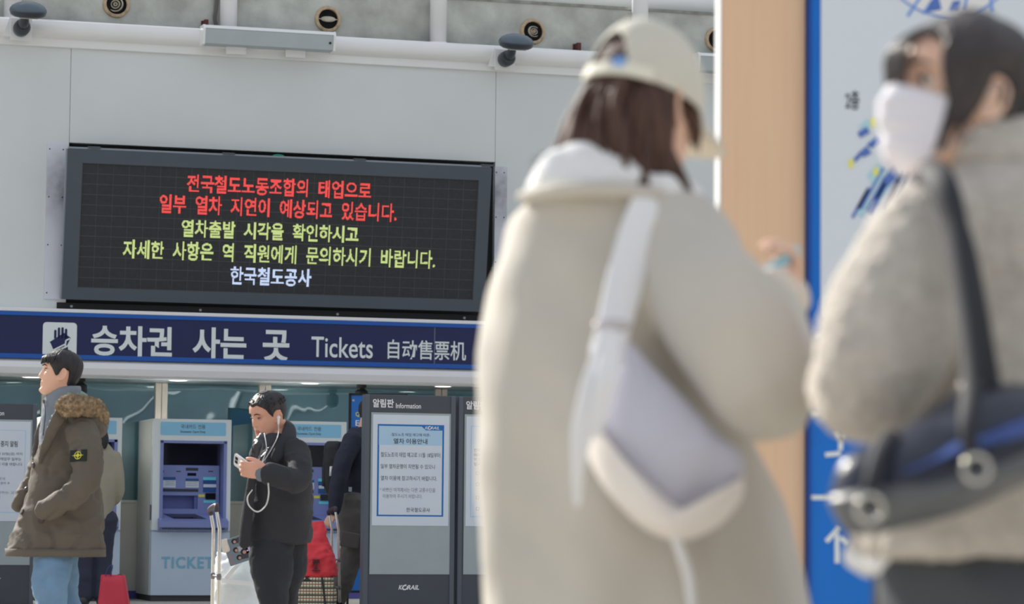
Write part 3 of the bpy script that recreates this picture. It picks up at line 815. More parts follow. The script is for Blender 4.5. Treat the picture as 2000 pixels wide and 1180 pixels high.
def fill_board(t, main=True):
    yf = -0.006
    def R(name, a, b, c, d, m, y0=yf, y1=0.002):
        x0 = bp(a, (b + d) / 2)[0]; x1 = bp(c, (b + d) / 2)[0]; z1 = bp((a + c) / 2, b)[1]; z0 = bp((a + c) / 2, d)[1]
        bm = nb(); box(bm, x0, x1, y0, y1, z0, z1); return obj(name, bm, m, t)
    def T(name, s, a, b, c, d, m, y=-0.0105, bold=0.01):
        x0 = bp(a, (b + d) / 2)[0]; x1 = bp(c, (b + d) / 2)[0]; z1 = bp((a + c) / 2, b)[1]; z0 = bp((a + c) / 2, d)[1]
        bm = nb(); text_into(bm, s, x0, x1, z0, z1, y, bold); return obj(name, bm, m, t)
    T('title_text', '알림판', 728, 779.5, 769, 796, M_bwhite, -0.003, 0.025)
    T('title_text', 'Information', 773, 788, 822, 798, M_bwhite, -0.003, 0.014)
    R('backing_panel', 723, 807, 879, 1122, M_bpanel)
    pp = R('notice_paper', 727, 811, 876, 1027, M_paper, -0.009, -0.004)
    bm = nb(); x0, x1 = bp(779, 1147)[0], bp(819, 1147)[0]; logo(bm, x0, x1, bp(800, 1152)[1], bp(800, 1143)[1], -0.003); obj('logo', bm, M_bwhite, t)
    if main:
        R('notice_border', 736, 829.5, 866, 1009, M_pblue, -0.0095, -0.008)
        R('notice_field', 739.5, 833, 862.5, 1006, M_paper, -0.010, -0.008)
        R('notice_header', 739.5, 833, 862.5, 870, M_plight, -0.0103, -0.008)
        a, b = bp(820, 829)[0], bp(866, 829)[0]; z1, z0, = bp(845, 831)[1], bp(845, 841)[1]
        bm = nb(); prism(bm, [(a, z1), (b, z1), (b, z0), (a + .05, z0)], -0.0107, -0.009); obj('corner_tab', bm, M_pblue, t)
        bm = nb(); logo(bm, bp(830, 836)[0], bp(858, 836)[0], bp(845, 839)[1], bp(845, 833.2)[1], -0.0112, .01); obj('logo', bm, M_bwhite, t)
        for s, a, b, c, d, m, bo_ in (('-철도노조 태업 예고에 따른-', 762, 846.5, 840, 852.5, M_txt, 0), ('열차 이용안내', 768, 857, 834, 867.5, M_txt, .015),
            ('철도노조의 태업 예고로 11월 18일부터', 743, 884, 859, 893.5, M_txt, 0), ('일부 열차운행이 지연될 수 있으니', 743, 907, 848.5, 916, M_txt, 0),
            ('열차 이용에 참고하시기 바랍니다.', 743, 930, 853, 939, M_txt, 0), ('* 바쁘신 여객께서는 다른 교통수단을', 741, 953, 849.5, 961.5, M_txtg, -.004), ('이용하여 주시기 바랍니다.', 747, 965.5, 824, 973.5, M_txtg, -.004),
            ('한국철도공사', 793, 992, 839, 1000.5, M_txt, 0.004)):
            T('notice_text', s, a, b, c, d, m, -0.0115, bo_)
    else:
        R('notice_border', 736, 829.5, 866, 1009, M_plight, -0.0095, -0.008)
        R('notice_field', 737.5, 831, 864.5, 1007.5, M_paper, -0.010, -0.008)
        for s, a, b, c, d, m, bo_ in main_alt:
            T('notice_text', s, a, b, c, d, m, -0.0115, bo_)
t = board(BF, 'charcoal information board with a blue bordered paper notice, right of the navy jacket walker', None, hw, hb)
fill_board(t, True)
# right hand neighbour, partly hidden by the cream coat
B2 = BF @ Matrix.Translation((2 * hw + 0.055, 0.02, 0))
t2 = board(B2, 'charcoal information board half hidden behind the cream coated woman', None, hw, hb)
main_alt = [('환불 안내', 760, 853, 845, 866, M_txt, .015), ('전국철도노조 태업에 따른 열차 지연', 743, 874, 858, 881, M_txt, 0), ('예매 승차권 환불은 위약금 없이', 743, 883, 850, 890, M_txt, 0), ('역 창구에서 가능하며 홈페이지', 743, 892, 845, 899, M_txt, 0), ('일시 안내를 참고하십시오', 743, 901, 838, 908, M_txt, 0),
            ('□ 환불 대상', 747, 918, 790, 926, M_txtg, 0), ('□ 환불 방법', 747, 940, 790, 948, M_txtg, 0), ('□ 지연 배상', 747, 966, 790, 974, M_txtg, 0), ('□ 문의', 747, 988, 772, 996, M_txtg, 0)]
fill_board(t2, False)
# left board, cut by the frame, further back
b3 = A(-20, 1006, 26.6); b3.z = 0
B3 = Matrix.Translation(b3) @ Matrix.Rotation(math.radians(15), 4, 'Z')
edge = hit(67, 950, B3, 0)[0]
B3 = B3 @ Matrix.Translation((edge - hw, 0, 0))
t3 = board(B3, 'charcoal information board behind the parka man at the left edge', None, hw, hb)
main_alt = [('승차권 자동발매 폐 중지 알림', 740, 853, 850, 866, M_txt, .015), ('운영기간 : 2024년 11월 22일(금) 까지', 742, 878, 860, 885, M_txt, 0), ('역 창구 이용 어려운, 발매업무 일부는', 742, 889, 858, 896, M_txt, 0), ('홈페이지 및 앱 서비스를 이용 바랍니다', 742, 900, 860, 907, M_txt, 0),
            ('인터넷 예매 및 결제 문의', 742, 932, 825, 938, M_txtg, 0), ('전화 상담 (letskorail.com) 결제 후', 742, 942, 835, 948, M_txtg, 0), ('승차권 확인 및 구매하는 고객', 742, 962, 852, 968, M_txtg, 0), ('자동 해제', 780, 972, 815, 978, M_txtg, 0), ('(끝)', 785, 998, 802, 1005, M_txtg, 0)]
fill_board(t3, False)

# ================================================================ BLUE GUIDE BANNER behind the navy walker
GF0 = A(715, 1010, 26.6); GF0.z = 0
GM = Matrix.Translation(GF0) @ Matrix.Rotation(math.radians(12), 4, 'Z')
def gp(px, py): return hit(px, py, GM, 0)
t = thing('guide_banner', 'blue standing guide sign in a black frame, left of the first information board', 'sign'); t.matrix_world = GM
gx0 = gp(680, 900)[0]; gz1 = gp(690, 768)[1]; gx1 = gx0 + 0.55; gz0 = gp(690, 1158)[1]
bm = nb()
for a in ((gx0, gx0 + .02, gz0, gz1), (gx1 - .02, gx1, gz0, gz1), (gx0, gx1, gz1 - .02, gz1), (gx0, gx1, gz0, gz0 + .02)): box(bm, a[0], a[1], -.015, .015, a[2], a[3])
box(bm, gx0 + .0, gx0 + .03, -.2, .2, 0, .03); box(bm, gx1 - .03, gx1, -.2, .2, 0, .03); box(bm, gx0, gx0 + .02, -.012, .012, 0, gz0); box(bm, gx1 - .02, gx1, -.012, .012, 0, gz0)
obj('stand_frame', bm, M_black, t)
bm = nb(); box(bm, gx0 + .02, gx1 - .02, -.008, .008, gz0 + .02, gz1 - .02); obj('panel', bm, mat('guide_blue', (34, 92, 160), 0.4, var=.03), t)
bm = nb(); z = gp(700, 815)[1]; z0 = gp(700, 805)[1]; text_into(bm, 'QR', gp(694, 810)[0], gp(709, 810)[0], z, z0, -.01, .02); o = obj('lettering', bm, M_yel, t); o['label'] = 'yellow QR lettering'
bm = nb(); text_into(bm, 'Enter', gp(694, 826)[0], gp(694, 826)[0] + .17, gp(700, 832)[1], gp(700, 821)[1], -.01, .015); text_into(bm, 'info', gp(694, 846)[0], gp(694, 846)[0] + .14, gp(700, 851)[1], gp(700, 839)[1], -.01, .015); obj('lettering', bm, M_bwhite, t)
bm = nb(); x = gp(693, 1085)[0]; prism(bm, rrect(x, x + .3, gp(695, 1105)[1], gp(695, 1050)[1], .02), -.011, -.007); o = obj('map_patch', bm, mat('map_pale', (180, 190, 180), .6, var=.2, vscale=14), t)
bm = nb()
for k in range(4): ellip(bm, (gp(690, 780)[0] + (k % 2) * .46, -.01, gz1 - .07 if k < 2 else gz0 + .07), (.012, .006, .012))
obj('stud', bm, M_alu, t)

# ================================================================ MAP SIGN with wooden post (near, right)
YP = 8.0
M_wood = mat('tan_wood_panel', (206, 162, 134), 0.55, var=0.05, vscale=3, stretch=(14, 14, 0.6), k=.6)
def B(px, py, y=YP): p = A(px, py, y); return p.x, p.z
wx0, wx1 = B(1408, 500)[0], B(1573, 500)[0]
bm = nb(); box(bm, wx0, wx1, YP, YP + 0.22, 0, 2.75, 0.004)
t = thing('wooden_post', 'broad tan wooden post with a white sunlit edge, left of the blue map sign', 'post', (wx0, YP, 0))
bmesh.ops.translate(bm, vec=-V((wx0, YP, 0)), verts=bm.verts); obj('post_panel', bm, M_wood, t)
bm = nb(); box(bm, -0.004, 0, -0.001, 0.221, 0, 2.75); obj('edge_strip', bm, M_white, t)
t = thing('map_sign', 'large blue framed station map sign behind the woman in the mask', 'sign', (wx1, YP, 0))
def mobj(name, bm, m, smooth=False):
    bmesh.ops.translate(bm, vec=-V((wx1, YP, 0)), verts=bm.verts); return obj(name, bm, m, t, smooth)
M_sblue = mat('sign_blue', (0, 92, 172), 0.4, var=.03)
M_sdk = mat('sign_blue_edge', (14, 52, 120), 0.4, var=.03)
M_mapw = mat('map_white', (180, 186, 194), 0.35, var=.0, k=.57)
bx1 = wx1 + 1.4
bm = nb(); box(bm, wx1 + .002, bx1, YP - 0.02, YP + 0.18, 0, 2.75, .003); mobj('sign_body', bm, M_sblue)
bm = nb(); box(bm, wx1 + .02, bx1 - .02, YP + 0.181, YP + 0.20, 0.02, 2.73, .003); mobj('back_panel', bm, M_bdark)
bm = nb(); box(bm, wx1 + .002, wx1 + 0.012, YP - 0.03, YP, 0, 2.75, .002); mobj('edge_profile', bm, M_sdk)
mx0, mz0 = B(1601, 619); yf = YP - 0.02
bm = nb(); box(bm, mx0, bx1 - .06, yf - .006, yf, mz0, 2.68); mobj('map_panel', bm, M_mapw)
M_mline = mat('map_blue', (96, 128, 190), .5, var=.1); M_mdark = mat('map_ink', (48, 54, 66), .5, var=0); M_mpale = mat('map_pale_green', (196, 214, 216), .5, var=.05)
M_myel = mat('map_yellow', (216, 190, 90), .5, var=0); M_mnavy = mat('map_navy', (70, 98, 160), .5, var=.1)
def disc(bm, cx, cz, r0, r1, y, a0=0, a1=2 * PI, n=48):
    p = [[bm.verts.new((cx + r * math.cos(a0 + (a1 - a0) * k / n), y, cz + r * math.sin(a0 + (a1 - a0) * k / n))) for k in range(n + 1)] for r in (r0, r1)]
    for k in range(n): bm.faces.new((p[0][k], p[0][k + 1], p[1][k + 1], p[1][k]))
cx, cz = B(1850, -100); r = 0.245 * 0.8
bm = nb(); disc(bm, cx, cz, .001, r, yf - .0075); mobj('map_drawing', bm, M_mpale)
bm = nb(); disc(bm, cx, cz, r, r + .006, yf - .008)
for a, b_ in (((1770, 35), (1800, -10)), ((1800, 30), (1838, -20)), ((1935, 25), (1930, -10)), ((1880, 20), (1890, -20))): stroke(bm, [B(*a), B(*b_)], .008, yf - .0085, yf - .007)
mobj('map_drawing', bm, M_mline)
bm = nb()
for pl in (((1806, 28), (1812, 8), (1830, -4), (1836, 22)), ((1850, 24), (1858, 6), (1874, 4), (1868, 22))): prism(bm, [B(*p) for p in pl], yf - .009, yf - .007)
mobj('map_drawing', bm, M_mnavy)
bm = nb(); text_into(bm, '2층', B(1649, 200)[0], B(1676, 200)[0], B(1660, 217)[1], B(1660, 180)[1], yf - .008, .02); mobj('map_lettering', bm, M_mdark)
bm = nb()
random.seed(3)
for k in range(16):
    x = 1664 + k * 8 + random.uniform(-3, 3); yb = 430 - k * 4 + random.uniform(-18, 10); ln = random.uniform(40, 80)
    stroke(bm, [B(x, yb), B(x + ln * .55, yb - ln)], random.uniform(.005, .010), yf - .0085, yf - .007)
for pl in (((1672, 262), (1690, 250), (1697, 262), (1678, 272)), ((1676, 300), (1690, 288), (1700, 302), (1684, 310)), ((1690, 285), (1712, 268), (1716, 282), (1700, 292)), ((1722, 350), (1745, 330), (1752, 346), (1730, 368)), ((1665, 312), (1678, 298), (1680, 308), (1668, 320))):
    prism(bm, [B(*p) for p in pl], yf - .009, yf - .007)
mobj('map_drawing', bm, M_mnavy)
bm = nb()
for pl in (((1690, 345), (1712, 322), (1730, 336), (1705, 372)), ((1700, 380), (1728, 352), (1740, 362), (1712, 398)), ((1668, 420), (1690, 388), (1700, 396), (1682, 428)), ((1675, 250), (1690, 236), (1704, 246), (1686, 262))):
    prism(bm, [B(*p) for p in pl], yf - .008, yf - .0065)
mobj('map_drawing', bm, mat('map_light_blue', (150, 180, 214), .5, var=.1))
bm = nb()
for pl in (((1697, 236), (1706, 230), (1709, 250), (1699, 252)), ((1655, 316), (1664, 312), (1664, 330), (1655, 330)), ((1703, 333), (1712, 328), (1714, 344), (1704, 346))): prism(bm, [B(*p) for p in pl], yf - .009, yf - .007)
mobj('map_drawing', bm, M_myel)
bm = nb()
for pts in (((1590, 657), (1645, 642)), ((1583, 811), (1618, 808)), ((1610, 889), (1640, 886)), ((1583, 972), (1628, 972)), ((1628, 846), (1640, 862), (1650, 846)), ((1640, 862), (1640, 880)), ((1612, 1058), (1632, 1036), (1636, 1030)), ((1633, 1042), (1633, 1100)), ((1640, 1050), (1652, 1062))):
    stroke(bm, [B(*p) for p in pts], .0125, yf - .004, yf + .001)
mobj('marking', bm, mat('sign_white', (190, 204, 228), .4, var=0))
# ================================================================ PEOPLE: tools
def catm(tab, z):
    """interpolate table rows (z, a, b, ...) smoothly"""
    if z <= tab[0][0]: return tab[0][1:]
    if z >= tab[-1][0]: return tab[-1][1:]
    for i in range(len(tab) - 1):
        if tab[i][0] <= z <= tab[i + 1][0]:
            t = (z - tab[i][0]) / (tab[i + 1][0] - tab[i][0])
            p0, p1, p2, p3 = tab[max(i - 1, 0)], tab[i], tab[i + 1], tab[min(i + 2, len(tab) - 1)]
            return tuple(0.5 * ((2 * b) + (c - a) * t + (2 * a - 5 * b + 4 * c - d) * t * t + (3 * b - a - 3 * c + d) * t ** 3) for a, b, c, d in zip(p0, p1, p2, p3))[1:]
HT = [(-.118, .074, .030, .020), (-.114, .084, .010, .034), (-.104, .090, -.012, .044), (-.088, .091, -.034, .053), (-.072, .089, -.052, .059), (-.052, .090, -.070, .064),
      (-.030, .090, -.083, .068), (-.008, .089, -.091, .071), (.016, .089, -.096, .074), (.036, .094, -.098, .0755), (.060, .090, -.098, .076), (.082, .076, -.089, .069),
      (.099, .054, -.070, .055), (.110, .030, -.045, .036), (.116, .008, -.018, .013)]
def g2(a, s): return math.exp(-(a / s) ** 2)
def head_pt(th, z, feat=True, off=0.0):
    f, b, hw = catm(HT, z)
    c = (f + b) / 2; a = (f - b) / 2
    ct, st = math.cos(th), math.sin(th)
    e = 0.86
    x = c + (a + off) * math.copysign(abs(ct) ** e, ct); y = (hw + off) * math.copysign(abs(st) ** 0.95, st)
    if feat and ct > 0.05:
        k = min(1, ct * 3)
        # nose
        if -.045 < z < .035:
            if z > -.026: amp = .003 + .021 * max(0, (0.03 - z) / .056) ** 1.15
            else: amp = .024 * max(0, (z + .043) / .017)
            sg = .0085 + .005 * g2(z + .026, .014)
            x += amp * g2(y, sg)
            x += .006 * g2(z + .028, .009) * (g2(y - .013, .007) + g2(y + .013, .007))
        for s in (-1, 1):
            x -= .011 * g2(y - s * .031, .015) * g2(z - .012, .011)          # sockets
            x += .0035 * g2(y - s * .030, .020) * g2(z - .031, .008)         # brow
            x += .004 * g2(y - s * .040, .016) * g2(z + .018, .016)          # cheek
        x += .006 * g2(z + .057, .0055) * g2(y, .019) + .0065 * g2(z + .071, .006) * g2(y, .017) - .003 * g2(z + .0635, .0025) * g2(y, .022)
        x -= .004 * g2(z + .082, .006) * g2(y, .02)
        x += .006 * g2(z + .100, .010) * g2(y, .018)
    return V((x, y, z))
def head_frame(center, yaw, pitch, s=1.0, rollh=0.0):
    return Matrix.Translation(V(center)) @ Matrix.Rotation(yaw, 4, 'Z') @ Matrix.Rotation(pitch, 4, 'Y') @ Matrix.Rotation(rollh, 4, 'X') @ Matrix.Diagonal((s, s, s, 1))
def add_head(bm, H, ears=True):
    n = 72
    zs = [-.118 + .234 * (i / 64) for i in range(65)]
    rs = [[H @ head_pt(2 * PI * k / n, z) for k in range(n)] for z in zs]
    rings(bm, rs)
    if ears:
        for s in (-1, 1):
            E = H @ Matrix.Translation((-.006, s * .074, -.004)) @ Matrix.Rotation(s * -.35, 4, 'Z') @ Matrix.Rotation(-.2, 4, 'Y')
            pts = []
            for k in range(15):
                a = -2.2 + 4.6 * k / 14
                sx = .017 + .003 * math.cos(a)
                pts.append(E @ V((-sx * math.cos(a) , s * (.006 + .006 * math.cos(a * .5)), .031 * math.sin(a))))
            tube(bm, pts, [.0045] * 15, 10, 2)
            ellip(bm, E @ V((.0, s * .002, -.004)), (.014, .005, .026), (E.to_3x3()).normalized(), 16, 10)
            tube(bm, [E @ V((-.004, s * .006, -.018)), E @ V((-.006, s * .008, .016))], [.0045, .0035], 8, 3)
            ellip(bm, E @ V((.005, s * .006, -.029)), (.008, .005, .008), None, 12, 8)
def hand_parts(bm, M, curl=0.5, thumb=0.3, side=1, s=1.0, spread=0.05, td=(.62, .72, -.25)):
    """wrist at origin, fingers along +X, back of the hand +Z, thumb on +Y*side"""
    def T(p): return M @ V((p[0] * s, p[1] * s * side, p[2] * s))
    for y in (-.030, -.010, .010, .028):
        tube(bm, [T((-.01, y * .7, 0)), T((.03, y * .9, .002)), T((.085, y, 0))], [.014 * s, .0145 * s, .0125 * s], 12, 3)
    L = [(.030, .072), (.010, .080), (-.011, .074), (-.030, .058)]
    for i, (y, ln) in enumerate(L):
        p = V((.085, y, .001)); a = curl * .45; d0 = spread * (1.2 - i * .8)
        pts = [p.copy()]
        for seg, fr in enumerate((.42, .32, .26)):
            p = p + V((math.cos(a) * math.cos(d0), math.sin(d0), -math.sin(a))) * ln * fr
            pts.append(p.copy()); a += curl * (0.9, .8, 0)[seg]
        tube(bm, [T(q_) for q_ in pts], [.0098 * s, .0092 * s, .0082 * s, .0068 * s], 12, 3)
    p = V((.022, .030, -.004)); pts = [p.copy()]
    d = V(td).normalized()
    for seg, ln in enumerate((.040, .032, .026)):
        p = p + d * ln; pts.append(p.copy()); d = (d + V((thumb * .5, -thumb, -thumb * .6))).normalized()
    tube(bm, [T(q_) for q_ in pts], [.0145 * s, .0115 * s, .0105 * s, .008 * s], 12, 3)
def basis(loc, fwd, back):
    """matrix with X along fwd and Z near back"""
    x = V(fwd).normalized(); z = V(back); z = (z - x * z.dot(x)).normalized(); y = z.cross(x)
    m = Matrix((x, y, z)).transposed().to_4x4(); m.translation = V(loc)
    return m
def loft_px(bm, rows, Y, seg=44, sub=7, n=2.3):
    """rows of (py, left px, right px, half depth, y shift): a closed body whose outline passes those pixels"""
    rs = []
    for py, l, r, dh, dy in cr([tuple(map(float, q_)) for q_ in rows], sub):
        a = A(l, py, Y + dy); b = A(r, py, Y + dy); c = (a + b) / 2; rx = (b - a).length / 2
        ring = []
        for k in range(seg):
            t = 2 * PI * k / seg
            ct, st = math.cos(t), math.sin(t)
            ring.append(V((c.x + rx * math.copysign(abs(ct) ** (2 / n), ct), c.y + dh * math.copysign(abs(st) ** (2 / n), st), c.z)))
        rs.append(ring)
    return rings(bm, rs)
def tp(bm, pts, Y=None, seg=20, sub=5, flat=1.0, up=V((0, 0, 1))):
    """tube through (px, py, Y, r) points; a Vector plus radius also works"""
    P = []; R = []
    for p in pts:
        if isinstance(p[0], Vector): P.append(p[0]); R.append(p[1])
        else: P.append(A(p[0], p[1], p[2])); R.append(p[3])
    return tube(bm, P, R, seg, sub, flat, up)
def hair_shell(bm, H, zlow, off=.012, nth=84, nz=18, rough=.0015, ths=(0, 2 * PI), seed=0, edge=.003, part=None):
    a0, a1 = ths
    closed = abs(a1 - a0 - 2 * PI) < 1e-6
    cols = nth if closed else nth + 1
    def grid(o_, edg):
        g_ = []
        for i in range(cols):
            th = a0 + (a1 - a0) * i / nth
            z0 = zlow(th)
            c = []
            for j in range(nz + 1):
                f = j / nz
                z = z0 + (.1165 - z0) * (1 - (1 - f) ** 1.6)
                oo = edg + (o_ - edg) * min(1, f * 4)
                n_ = noise.noise(V((math.cos(th) * 9 + seed, math.sin(th) * 9, z * 12))) * rough + noise.noise(V((math.cos(th) * 30, math.sin(th) * 30 + seed, z * 6))) * rough * .8
                p = head_pt(th, z, False, oo + n_)
                if f > .5: p.z += o_ * (f - .5) * 2
                c.append(bm.verts.new(H @ p))
            g_.append(c)
        return g_
    go = grid(off, edge); gi = grid(-.004, -.004)
    m_ = cols if closed else cols - 1
    for i in range(m_):
        a, b = go[i], go[(i + 1) % cols]; c, d = gi[i], gi[(i + 1) % cols]
        for j in range(nz):
            bm.faces.new((a[j], b[j], b[j + 1], a[j + 1])); bm.faces.new((c[j], c[j + 1], d[j + 1], d[j]))
        bm.faces.new((a[0], c[0], d[0], b[0])); bm.faces.new((a[nz], b[nz], d[nz], c[nz]))
    if closed:
        bm.faces.new([c[nz] for c in go])
def angd(a, b): return abs((a - b + PI) % (2 * PI) - PI)
def lerp_tab(tab, x):
    for (x0, y0), (x1, y1) in zip(tab[:-1], tab[1:]):
        if x <= x1: return y0 + (y1 - y0) * max(0, (x - x0) / (x1 - x0))
    return tab[-1][1]
def zl(tab):
    """hairline height from degrees away from the front"""
    return lambda th: lerp_tab(tab, math.degrees(angd(th, 0)))
def face_parts(H, root, eye_open=1.0, brow=(34, 28, 26), gaze=0.0):
    mw = mat('eye_white', (196, 188, 182), .2, var=0); mi = mat('iris_dark', (34, 26, 24), .1, var=0)
    ml = mat('lid_line', (70, 44, 38), .6, var=0)
    for s in (-1, 1):
        c = V((.0735, s * .031, .010))
        bm = nb(); ellip(bm, H @ c, (.0125, .0145, .0075 * eye_open + .001), H.to_3x3().normalized(), 16, 10); child_world(obj('eye', bm, mw, None, True), root)
        bm = nb(); ellip(bm, H @ (c + V((.0095, gaze * .006, -.001))), (.0042, .0062, .0065 * eye_open + .0008), H.to_3x3().normalized(), 14, 8); child_world(obj('iris', bm, mi, None, True), root)
        bm = nb(); tube(bm, [H @ (c + V((.008, s * -.013, -.001))), H @ (c + V((.0128, 0, .0062 * eye_open + .002))), H @ (c + V((.004, s * .015, .001)))], [.0014, .0022, .0014], 8, 6); child_world(obj('eyelid', bm, ml, None, True), root)
        bm = nb(); tube(bm, [H @ head_pt(s * .16, .031) + (H.to_3x3() @ V((.002, 0, 0))), H @ head_pt(s * .36, .036) + (H.to_3x3() @ V((.002, 0, 0))), H @ head_pt(s * .62, .030) + (H.to_3x3() @ V((.001, s * .001, 0)))], [.002, .0034, .0014], 8, 6)
        child_world(obj('eyebrow', bm, mat('eyebrow_%d' % brow[0], brow, .8, var=0), None, True), root)
def skin_body(bm, H, root, skin, voxel=.005, lips=(178, 126, 112), extra=None):
    me = bake(bm, voxel, 2)
    o = obj('body', me, [skin, mat('lips_%d' % lips[0], lips, .45, var=.03)], None, True)
    Hi = H.inverted()
    for p in me.polygons:
        q_ = Hi @ p.center
        if q_.x > .075 and abs(q_.y) < .021 and -.077 < q_.z < -.052 and abs(q_.y) < .024 * (1 - ((q_.z + .0645) / .013) ** 2) ** .5 if abs(q_.z + .0645) < .0125 else False: p.material_index = 1
    return child_world(o, root)
def cloth(name, bm, m, root, voxel=.008, smooth=3, fn=None):
    return child_world(obj(name, bake(bm, voxel, smooth, fn), m, None, True), root)
def hang(name, bm, m, root, smooth=True): return child_world(obj(name, bm, m, None, smooth), root)
def shoes(bm, pts, fwd, r=.045):
    for p in pts:
        p = V(p); f = V(fwd).normalized()
        tube(bm, [V((p.x, p.y, .05)) - f * .07, V((p.x, p.y, .055)), V((p.x, p.y, .042)) + f * .10, V((p.x, p.y, .034)) + f * .16], [.046, .05, .04, .03], 16, 4)
def pillow(poly, centre_px, Y, thick, rows=9, slant=None, exp=2.2):
    """closed cushion whose outline is the polygon (px, py[, dY])"""
    bm = nb()
    def pt(px, py): 
        dy = slant(px, py) if slant else 0
        return A(px, py, Y + dy)
    C = pt(*centre_px)
    P = [pt(*p[:2]) for p in cr([tuple(map(float, p)) for p in poly + [poly[0]]], 6)[:-1]]
    n = len(P)
    for s in (-1, 1):
        prev = None
        for k in range(rows + 1):
            f = math.sin(PI / 2 * (1 - k / rows)) if k < rows else 0
            d = thick * (1 - f ** exp) ** .6
            if k == rows:
                c = bm.verts.new(C + V((0, s * thick, 0)))
                for i in range(n): bm.faces.new((prev[i], prev[(i + 1) % n], c))
            else:
                r = [bm.verts.new(C + (p - C) * f + V((0, s * d, 0))) for p in P]
                if prev:
                    for i in range(n): bm.faces.new((prev[i], prev[(i + 1) % n], r[(i + 1) % n], r[i]))
                prev = r
    bmesh.ops.remove_doubles(bm, verts=bm.verts, dist=1e-5)
    return bm
def surf(o, px, py, lift=0.0):
    """matrix on the surface of o where the pixel's ray meets it: origin there, -Y outwards"""
    me = o.data
    t_ = BVHTree.FromPolygons([v.co for v in me.vertices], [list(q_.vertices) for q_ in me.polygons])
    loc, n, _, _ = t_.ray_cast(CAM, ray(px, py))
    if loc is None: return None
    # average the normal nearby so that small trims lie flat
    nn = V((0, 0, 0))
    for dx, dy in ((0, 0), (9, 0), (-9, 0), (0, 9), (0, -9)):
        l2, n2, _, _ = t_.ray_cast(CAM, ray(px + dx, py + dy))
        if l2 is not None and (l2 - loc).length < .12: nn += n2
    n = nn.normalized()
    y = -n; x = (V((1, 0, 0)) - y * y.x).normalized(); z = x.cross(y)
    M = Matrix((x, y, z)).transposed().to_4x4(); M.translation = loc + n * lift
    return M
def person(label, x, y, group=None): return thing('person', label, 'person', (x, y, 0), 0, group)

SK_M = mat('skin_tan', (196, 150, 128), .5, var=.05, vscale=14)
SK_F = mat('skin_fair', (205, 156, 136), .5, var=.05, vscale=14)
M_hairk = mat('black_hair', (30, 28, 31), .5, var=.25, vscale=40, bump=.5, bscale=90, stretch=(1, 1, .25))
M_hairdk = mat('dark_brown_hair', (50, 44, 44), .42, var=.25, vscale=60, bump=.5, bscale=120, stretch=(1, 1, .2))
M_hairb = mat('brown_hair', (64, 44, 36), .62, var=.35, vscale=60, bump=.5, bscale=120, stretch=(1, 1, .15))

# ================================================================ WOMAN IN THE CREAM COAT AND CAP
YA = 4.87
hc = A(1258, 212, YA)
root = person('woman in a cream cap and long cream coat seen from behind, looking down', A(1260, 590, YA).x, YA)
HA = head_frame(hc, math.radians(45), math.radians(15), 1.05)
bm = nb(); add_head(bm, HA)
nk = A(1225, 400, YA)
tube(bm, [HA @ V((-.02, 0, -.05)), HA @ V((-.045, 0, -.12)), nk], [.055, .052, .06], 20, 4)
hips = A(1240, 1000, YA + .02)
tube(bm, [nk, A(1215, 520, YA + .02), A(1230, 760, YA + .02), hips], [.06, .12, .11, .12], 24, 4)
fa = [V((hips.x - .09, YA - .02, .06)), V((hips.x + .09, YA + .04, .06))]
for f, s in zip(fa, (-1, 1)): tube(bm, [hips + V((s * .08, 0, 0)), V((f.x, f.y, .48)), f], [.085, .06, .042], 16, 4)
wr1 = A(1512, 600, 4.92); wr2 = A(1528, 596, 5.02)
tp(bm, [(1330, 470, 4.80, .05), (1506, 765, 4.60, .042), (wr1, .027)], sub=4)
tp(bm, [(1180, 470, 5.0, .05), (1440, 740, 5.12, .042), (wr2, .027)], sub=4)
hand_parts(bm, basis(wr1, A(1500, 536, 4.97) - wr1, V((.5, -.8, .3))), 1.1, .5, -1, .95)
hand_parts(bm, basis(wr2, A(1535, 536, 5.0) - wr2, V((.8, .3, .3))), 1.0, .4, 1, .95)
skin_body(bm, HA, root, SK_F, .005)
face_parts(HA, root, .5)
# phone in her hands
ph = basis(A(1502, 545, 4.96), V((.75, .3, .5)), V((-.5, .55, .6)))
bm = nb(); box(bm, -.07, .07, -.035, .035, -.004, .004, .003, ph)
t = obj('phone', bm, mat('pale_blue_phone', (130, 176, 200), .25, var=0)); tag(t, 'small pale blue phone held in the cream coated woman\'s hands', 'phone')
# trousers, shoes
bm = nb()
for f, s in zip(fa, (-1, 1)): tube(bm, [hips + V((s * .08, 0, .02)), V((f.x, f.y, .48)), V((f.x, f.y, .10))], [.10, .085, .075], 18, 4)
cloth('trousers', bm, mat('grey_trousers', (110, 110, 114), .8, var=.05), root, .012, 2)
bm = nb(); shoes(bm, fa, (.82, .57, 0)); cloth('shoes', bm, mat('white_shoes', (190, 190, 188), .6), root, .008, 2)
# coat
M_coat = mat('cream_wool_coat', (168, 163, 154), .85, var=.04, vscale=5, bump=.25, bscale=140, k=.62)
bm = nb()
loft_px(bm, [(352, 1085, 1265, .075, -.02), (372, 1050, 1315, .10, 0), (400, 1018, 1362, .125, .0), (450, 990, 1398, .15, .02), (520, 966, 1405, .165, .02), (590, 947, 1390, .17, .02), (660, 934, 1390, .18, .02), (760, 932, 1410, .195, .02),
             (860, 932, 1470, .21, .02), (960, 934, 1512, .225, .02), (1060, 938, 1556, .24, .02), (1180, 940, 1592, .255, .02), (1320, 936, 1620, .27, .02), (1460, 936, 1640, .28, .02)], YA, n=2.25)
tp(bm, [(1310, 450, 4.80, .085), (1392, 590, 4.66, .102), (1462, 700, 4.58, .098), (1506, 765, 4.57, .080), (1530, 735, 4.72, .068), (1525, 670, 4.84, .060), (1512, 610, 4.90, .050), (1506, 570, 4.92, .044)], seg=28, sub=6)
